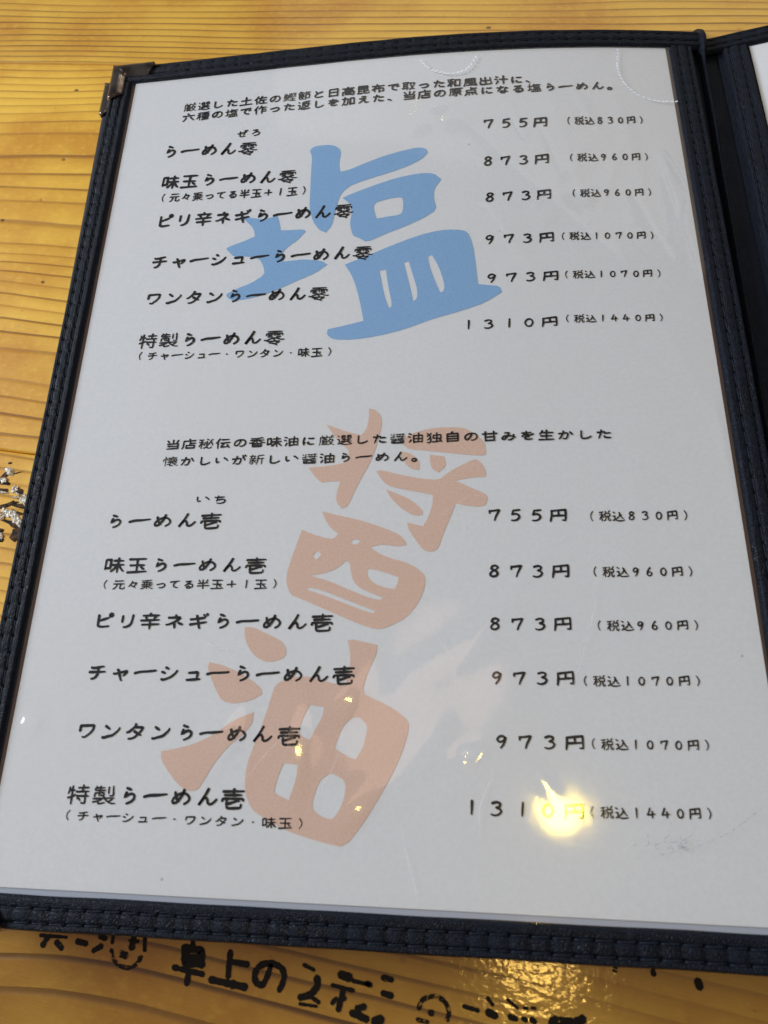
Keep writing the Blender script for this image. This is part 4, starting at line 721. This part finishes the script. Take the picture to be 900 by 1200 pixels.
CREASES = [(20.1, 24.6, 20.9, 18.5, .07, .14), (20.4, 24.4, 21.15, 22.2, .08, .07), (20.9, 22.3, 20.3, 20.2, .07, .08), (18.6, 28.6, 19.6, 21.0, .035, .25), (16.2, 28.5, 17.6, 20.5, .035, .30),
 (14.6, 24.5, 18.8, 19.2, .03, .22), (15.6, 20.5, 17.8, 25.5, .03, .25), (20.6, 14.5, 20.9, 9.5, .06, .12), (12.3, 27.6, 15.5, 23.5, .025, .3),
 (19.3, 17.5, 20.6, 13.5, .035, .3), (13.0, 6.0, 16.4, 11.2, .02, .3), (17.0, 5.0, 18.6, 14.5, .02, .5), (14.0, 22.2, 16.6, 17.2, .025, .25), (17.2, 27.8, 18.4, 24.6, .035, .12), (18.9, 25.0, 17.6, 21.0, .035, .10), (16.0, 26.4, 16.9, 23.2, .03, .12), (19.0, 22.8, 20.2, 19.4, .04, .10), (14.8, 27.2, 15.6, 25.0, .03, .10)]
def film_z(x, y):
    z = .055
    z += .014 * (1 + noise.noise(Vector((x * .22, y * .16, 3.3)))) + .0035 * (1 + noise.noise(Vector((x * .4, y * .3, 7.1))))
    for (cx, cy, sa, sb, a, h) in DIMPLES:
        dx, dy = x - cx, y - cy
        if abs(dx) > 4 or abs(dy) > 4: continue
        p = dx * cos(a) + dy * sin(a); q = -dx * sin(a) + dy * cos(a)
        e = (p / sa) ** 2 + (q / sb) ** 2
        if e < 18: z += h * exp(-e / 2)
    for (ax, ay, bx, by, h, wd) in CREASES:
        L2 = (bx - ax) ** 2 + (by - ay) ** 2; t = ((x - ax) * (bx - ax) + (y - ay) * (by - ay)) / L2
        if t < -.1 or t > 1.1: continue
        tt = min(1, max(0, t)); d = math.hypot(x - ax - tt * (bx - ax), y - ay - tt * (by - ay))
        fade = sin(pi * tt) ** .5 if 0 < tt < 1 else 0
        if d < 5 * wd: z += h * fade * exp(-d / wd)
    e = min(x + .05, 21.24 - x, (y + .03) * .3, 29.8 - y) / .35
    k = min(1, max(0, e)); k = k * k * (3 - 2 * k)
    return .070 + (z - .070) * k
V, F = grid(lin(-.04, 21.23, 330), lin(-.02, 29.79, 440), lambda x, y: W(x, y, hs(x, y) + film_z(x, y)))
film = part('plastic_film', mesh('plastic_film', V, F), M_FILM)

# scalloped arcs of dashes near the film's top edge, their reflected light painted white
V = []; F = []
for a in ARCS:
    P = smooth_line([Vector(p) for p in a], .035); L = [0]
    for i in range(1, len(P)): L.append(L[-1] + (P[i] - P[i - 1]).length)
    s = .05
    rnd = random.Random(3)
    while s < L[-1] - .05:
        i = next(k for k in range(len(L)) if L[k] >= s); p = P[i]; d = (P[min(i + 1, len(P) - 1)] - P[i - 1]).normalized()
        d = (d + Vector((-d.y, d.x)) * .55).normalized(); ln = .035 + .022 * rnd.random()
        ribbon(V, F, [p - d * ln, p, p + d * ln], lambda s_, t_: .032 * (1 - .5 * abs(s_ - .5)), .012, lambda x, y: hs(x, y) + film_z(x, y))
        s += .14 + .07 * rnd.random()
o = part('film_glint_arc', mesh('film_glint_arc', V, F, False), M_WHITE); o['kind'] = 'stuff'
# hair-fine scratches on the film
V = []; F = []
for (P, hw) in SCRATCH:
    ribbon(V, F, smooth_line([Vector(p) for p in P], .12), (lambda hw: lambda s_, t_: hw * (1 - abs(2 * s_ - 1) ** 3) + .0008)(hw), .010, lambda x, y: hs(x, y) + film_z(x, y))
def mat_scratch():
    t = NT('film_scratch'); tr = t.n('ShaderNodeBsdfTransparent'); mx = t.n('ShaderNodeMixShader'); mx.inputs[0].default_value = .28
    t.P(Base_Color=(.9, .92, .95, 1), Roughness=.3); t.t.links.new(tr.outputs[0], mx.inputs[1]); t.t.links.new(t.b.outputs[0], mx.inputs[2]); t.t.links.new(mx.outputs[0], t.out.inputs[0]); return t.m
o = part('film_scratch', mesh('film_scratch', V, F, False), mat_scratch()); o['kind'] = 'stuff'
# grey graphite smudge lines by the last price
V = []; F = []
rnd = random.Random(8)
for k in range(26):
    cx, cy = 18.15 + rnd.gauss(0, .35), 1.9 + rnd.gauss(0, .14); a = rnd.gauss(.1, .7); l = .06 + .18 * rnd.random()
    P = [Vector((cx, cy)), Vector((cx + l * cos(a), cy + l * sin(a))), Vector((cx + 1.8 * l * cos(a + .3), cy + 1.8 * l * sin(a + .3)))]
    ribbon(V, F, smooth_line(P, .05), lambda s_, t_: .010 * (1 - s_ * .6), .011, lambda x, y: hs(x, y) + film_z(x, y))
ribbon(V, F, smooth_line([Vector(p) for p in ((18.0, 1.62), (18.9, 1.85), (19.7, 2.2), (20.5, 2.75))], .1), lambda s_, t_: .009, .011, lambda x, y: hs(x, y) + film_z(x, y))
def mat_smudge():
    t = NT('grey_smudge'); tr = t.n('ShaderNodeBsdfTransparent'); mx = t.n('ShaderNodeMixShader')
    t.set(mx.inputs[0], t.ramp(t.noise(t.pos(), 900, 3), .4, .65, 0, .45))
    t.P(Base_Color=(.22, .22, .28, 1), Roughness=.6); t.t.links.new(tr.outputs[0], mx.inputs[1]); t.t.links.new(t.b.outputs[0], mx.inputs[2]); t.t.links.new(mx.outputs[0], t.out.inputs[0]); return t.m
o = part('film_smudge', mesh('film_smudge', V, F, False), mat_smudge()); o['kind'] = 'stuff'

# ---------------------------------------------------------------- stitched binding strips
PITCH = .50
def prof(t, width):
    # height across the strip in cm; t = 0 at the page, 1 at the outer edge
    def sm(a, b, v):
        k = min(1, max(0, (v - a) / (b - a))); return k * k * (3 - 2 * k)
    z = .02 + .13 * sm(0, .09, t)
    z -= .050 * exp(-((t - ROW1) / .035) ** 2) + .050 * exp(-((t - ROW2) / .035) ** 2)
    z += .030 * sm(ROW1, ROW1 + .12, t) * (1 - sm(ROW2 - .12, ROW2, t))
    z -= .24 * sm(.91, 1.0, t)
    return z
ROW1, ROW2 = .34, .74
def strip(origin, dirv, nrm, length, width, surf, phase, pucker, stitch_from, stitch_to, name='binding_strip', parent=menu, mitre0=0, mitre1=0):
    d = Vector(dirv); n = Vector(nrm); o = Vector(origin)
    na = int(length / (PITCH / 8)); T = [0, .02, .05, .09, .14, .20, .26, .29, .315, .34, .365, .39, .44, .50, .56, .62, .67, .70, .72, .74, .76, .785, .82, .87, .91, .94, .97, .99, 1.0]
    V = []; F = []
    def zz(a, t):
        p = o + d * a + n * (width * t)
        ph = ((a / PITCH + phase) % 1)
        c = abs(sin(pi * ph))          # 0 at the needle holes
        z = prof(t, width)
        mid = exp(-((t - (ROW1 + ROW2) / 2) / .17) ** 2)
        z -= pucker * .060 * (1 - c) ** 1.2 * mid
        near = exp(-((t - ROW1) / .07) ** 2) + exp(-((t - ROW2) / .07) ** 2)
        z -= (.4 + pucker) * .034 * (1 - c) ** 3 * near
        z += .006 * noise.noise(Vector((a * 1.1, t * 3, phase * 9))) + .004 * noise.noise(Vector((a * 4.1, t * 7, phase * 5))) * pucker
        return surf(p.x, p.y) + z
    wob = lambda a: .018 * noise.noise(Vector((a * .5, phase * 7, 1)))
    for i in range(na + 1):
        for t in T:
            a0 = mitre0 * t; a1 = length - mitre1 * t
            a = a0 + (a1 - a0) * i / na
            p = o + d * a + n * (width * t + wob(a) * (1 if t in (0, 1.0) else 1))
            V.append(W(p.x, p.y, zz(a, t)))
    m = len(T)
    for i in range(na):
        for j in range(m - 1): F.append((i * m + j, i * m + j + 1, (i + 1) * m + j + 1, (i + 1) * m + j))
    # turn down both long edges to give the strip its thickness
    for side in (0, m - 1):
        b = len(V); dz = .0008 if side == 0 else .0026
        for i in range(na + 1): v = V[i * m + side]; V.append(Vector((v.x, v.y, v.z - dz)))
        for i in range(na): F.append((i * m + side, (i + 1) * m + side, b + i + 1, b + i))
    me = mesh(name, V, F)
    bm = bmesh.new(); bm.from_mesh(me); bmesh.ops.recalc_face_normals(bm, faces=bm.faces)
    f = max(bm.faces, key=lambda q: q.calc_center_median().z)
    if f.normal.z < 0: bmesh.ops.reverse_faces(bm, faces=bm.faces)
    bm.to_mesh(me); bm.free()
    s_ob = part(name, me, M_LEATHER, parent)
    # stitches
    SV = []; SF = []
    for r in (ROW1, ROW2):
        k0 = int(math.ceil(stitch_from / PITCH + phase)); a = (k0 - phase) * PITCH
        k = 0
        while a + PITCH < length - stitch_to:
            am = a + PITCH / 2; p = o + d * am + n * (width * r + wob(am))
            z = zz(am, r) + .016
            loc = W(p.x, p.y, z)
            if individual(p):
                st = bpy.data.objects.new('stitch', STITCH_ME); COL.objects.link(st); st.parent = s_ob
                st.location = loc; st.rotation_euler = (0, -math.asin(max(-1, min(1, (surf(p.x + d.x * .2, p.y + d.y * .2) - surf(p.x - d.x * .2, p.y - d.y * .2)) / .4))), math.atan2(d.y, d.x) + .05)
            else:
                M = Matrix.Translation(loc) @ Matrix.Rotation(math.atan2(d.y, d.x) + .05, 4, 'Z'); b = len(SV)
                for v in STITCH_ME.vertices: SV.append(M @ v.co)
                for q in STITCH_ME.polygons: SF.append(tuple(b + i for i in q.vertices))
            a += PITCH; k += 1
    if SV:
        so = part('stitch_row', mesh('stitch_row', SV, SF), M_THREAD, s_ob); so['kind'] = 'stuff'; so.location = (0, 0, 0)
    return s_ob
# one stitch: a short thread, thicker in the middle, both ends diving into their holes, a small light knot at one end
def stitch_mesh():
    V = []; F = []; prof_ = [(-.23, -.030, .013), (-.20, .000, .024), (-.10, .010, .021), (.10, .010, .021), (.20, .006, .024), (.235, -.030, .012)]
    for (x, z, r) in prof_:
        for k in range(5):
            a = 2 * pi * k / 5 + .3; V.append((x / 100, cos(a) * r * 1.25 / 100, (z + sin(a) * r) / 100))
    for i in range(len(prof_) - 1):
        for k in range(5): F.append((i * 5 + k, i * 5 + (k + 1) % 5, (i + 1) * 5 + (k + 1) % 5, (i + 1) * 5 + k))
    me = mesh('stitch', V, F); me.materials.append(M_THREAD); return me
STITCH_ME = stitch_mesh()
def individual(p): return p.y < 19.5

def outer_surf(x, y): return droop(x, max(0, y))
Wd = .86
strip((-.93, 29.72), (1, 0), (0, 1), 23.36, .88, outer_surf, .3, .35, 2.0, .25)            # top
strip((-.93, .0), (1, 0), (0, -1), 23.05, .86, outer_surf, .55, 1.0, 2.2, .25)             # bottom
strip((-.06, .02), (0, 1), (-1, 0), 29.68, .86, outer_surf, .1, .9, .2, 1.6)               # left
strip((21.24, .02), (0, 1), (1, 0), 29.68, .90, outer_surf, .8, .45, .2, .2)               # right, beside the spine

# ---------------------------------------------------------------- spine and the facing leaf
def sbase(y): return -.22 - .85 * 1.18 * (min(max(y, 0), 31) / 29.7) ** 1.6
def spine_z(x, y):
    u = (x - 22.1) / 1.3
    return sbase(y) - .10 - .06 * sin(pi * min(1, max(0, u)))
V, F = grid(lin(22.02, 23.5, 12), lin(-.8, 30.45, 70), lambda x, y: W(x, y, spine_z(x, y)))
part('spine_band', mesh('spine_band', V, F), M_LEATHER_FLAT)
# stiff folded ridge standing along the middle of the spine, with a rounded tip above the top edge
def ridge():
    V = []; F = []; ys = lin(-.8, 31.28, 112); K = 9
    for y in ys:
        tip = 1 if y < 29.6 else sqrt(max(0, 1 - ((y - 29.6) / 1.70) ** 2))
        wd = (.055 + (.100 * exp(-((y - 30.1) / .55) ** 2))) * max(.15, tip); hgt = (.40 + .40 * exp(-((y - 30.2) / .7) ** 2)) * max(.1, tip)
        xc = 22.22 + .32 * (max(0, y) / 30) ** 2 + .03 * noise.noise(Vector((y * .4, 1, 1)))
        zb = spine_z(22.5, y) - .05
        for k in range(K):
            a = pi * k / (K - 1); V.append(W(xc + .10 * (1 - sin(a)) * cos(a) + wd * cos(a), y, zb + hgt * sin(a) ** .8))
    for i in range(len(ys) - 1):
        for k in range(K - 1): F.append((i * K + k, (i + 1) * K + k, (i + 1) * K + k + 1, i * K + k + 1))
    F.append(tuple(range((len(ys) - 1) * K, len(ys) * K)))
    return part('spine_ridge', mesh('spine_ridge', V, F), M_LEATHER)
ridge()
def rsurf(x, y): return sbase(y) - .02 + .15 * (x - 23.0) - .004 * max(0, x - 24) ** 2
V, F = grid(lin(23.1, 47.2, 60), lin(-.55, 30.2, 48), lambda x, y: W(x, y, rsurf(x, y) - .05))
part('facing_leaf_board', mesh('facing_leaf_board', V, F), M_LEATHER_FLAT)
strip((24.14, .02), (0, 1), (-1, 0), 29.6, .90, rsurf, .4, .45, .2, .2)
strip((22.60, 29.66), (1, 0), (0, 1), 24.7, .76, rsurf, .3, .4, .2, .2)
strip((22.72, .0), (1, 0), (0, -1), 24.6, .82, rsurf, .6, .8, .2, .2)
V, F = grid(lin(24.20, 45.6, 60), lin(.05, 29.6, 60), lambda x, y: W(x, y, rsurf(x, y)))
part('facing_paper_sheet', mesh('facing_paper_sheet', V, F), M_PAPER)
V, F = grid(lin(24.16, 45.7, 60), lin(.02, 29.64, 80), lambda x, y: W(x, y, rsurf(x, y) + .05 + .02 * noise.noise(Vector((x * .5, y * .3, 2)))))
part('facing_plastic_film', mesh('facing_plastic_film', V, F), M_FILM)

# ---------------------------------------------------------------- metal corner protectors
def corner(cx, cy, lx, ly, sx, sy, width, zf, parent=menu, ilx=None, ily=None):
    # L-shaped wrapped corner: two mitred wings with rounded tips
    V = []; F = []
    def wing(axis, length):
        n = 22; T = [-.06, 0, .06, .2, .4, .6, .8, .93, 1.0]; b = len(V)
        for i in range(n + 1):
            for t in T:
                tt = max(0, t); far = length - .42 * width * (1 - sqrt(max(0, 1 - (1 - tt) ** 2))) * 1.6 - tt * .85 * width
                a = tt * width + (far - tt * width) * i / n
                u, v = (a, tt * width) if axis == 0 else (tt * width, a)
                if t < 0: u, v = (a, -.03) if axis == 0 else (-.03, a)
                x = cx + sx * u; y = cy + sy * v
                z = .15 + .14 * sin(pi * min(1, max(0, tt * .9 + .05))) ** .7 + .03 * exp(-(i / n * length / .12) ** 2)
                if t < 0: z = -.30
                if t == 0: z = .02
                if t == 1.0: z -= .06
                V.append(W(x, y, zf(x, y) + z))
        m = len(T)
        for i in range(n):
            for j in range(m - 1): F.append((b + i * m + j, b + i * m + j + 1, b + (i + 1) * m + j + 1, b + (i + 1) * m + j))
        # end lip
        e = len(V)
        for j in range(m): v = V[b + n * m + j]; V.append(Vector((v.x, v.y, v.z - .0011)))
        for j in range(m - 1): F.append((b + n * m + j, b + n * m + j + 1, e + j + 1, e + j))
    wing(0, lx); wing(1, ly)
    me = mesh('corner_protector', V, F)
    bm = bmesh.new(); bm.from_mesh(me); bmesh.ops.recalc_face_normals(bm, faces=bm.faces); bm.to_mesh(me); bm.free()
    return part('corner_protector', me, M_METAL, parent)
corner(-.96, 30.66, 2.15, 2.15, 1, -1, .66, outer_surf)
corner(-.96, -.90, 2.25, 2.25, 1, 1, .62, outer_surf)
corner(-1.82, 30.86, 2.0, 2.1, 1, -1, .62, lambda x, y: bc_top(x, y) - .16)
del menu['world_parts']

# ---------------------------------------------------------------- marker writing on the wood
groups = {}
for g, wd, pts in MARKER: groups.setdefault(g, []).append((wd, pts))
for g, L in groups.items():
    V = []; F = []; zz = 0; rnd = random.Random(len(L))
    for wd, pts in L:
        zz += .0006
        P = smooth_line([Vector(p) for p in pts], .035); ph = rnd.random() * 50
        ribbon(V, F, P, lambda s_, t_, wd=wd, ph=ph: wd * .64 * (1 + .34 * noise.noise(Vector((s_ * t_ * 9, ph, 0))) + .12 * noise.noise(Vector((s_ * t_ * 30, ph, 0)))), .006 + zz, lambda x, y: -TZ)
    o = link('marker_character', mesh('marker_character', V, F, False), None, M_MARK_FADED if g in ('ring', 'の2') else M_MARK)
    o.parent = table; o.matrix_parent_inverse = Matrix.Rotation(ang, 4, 'Z').inverted()
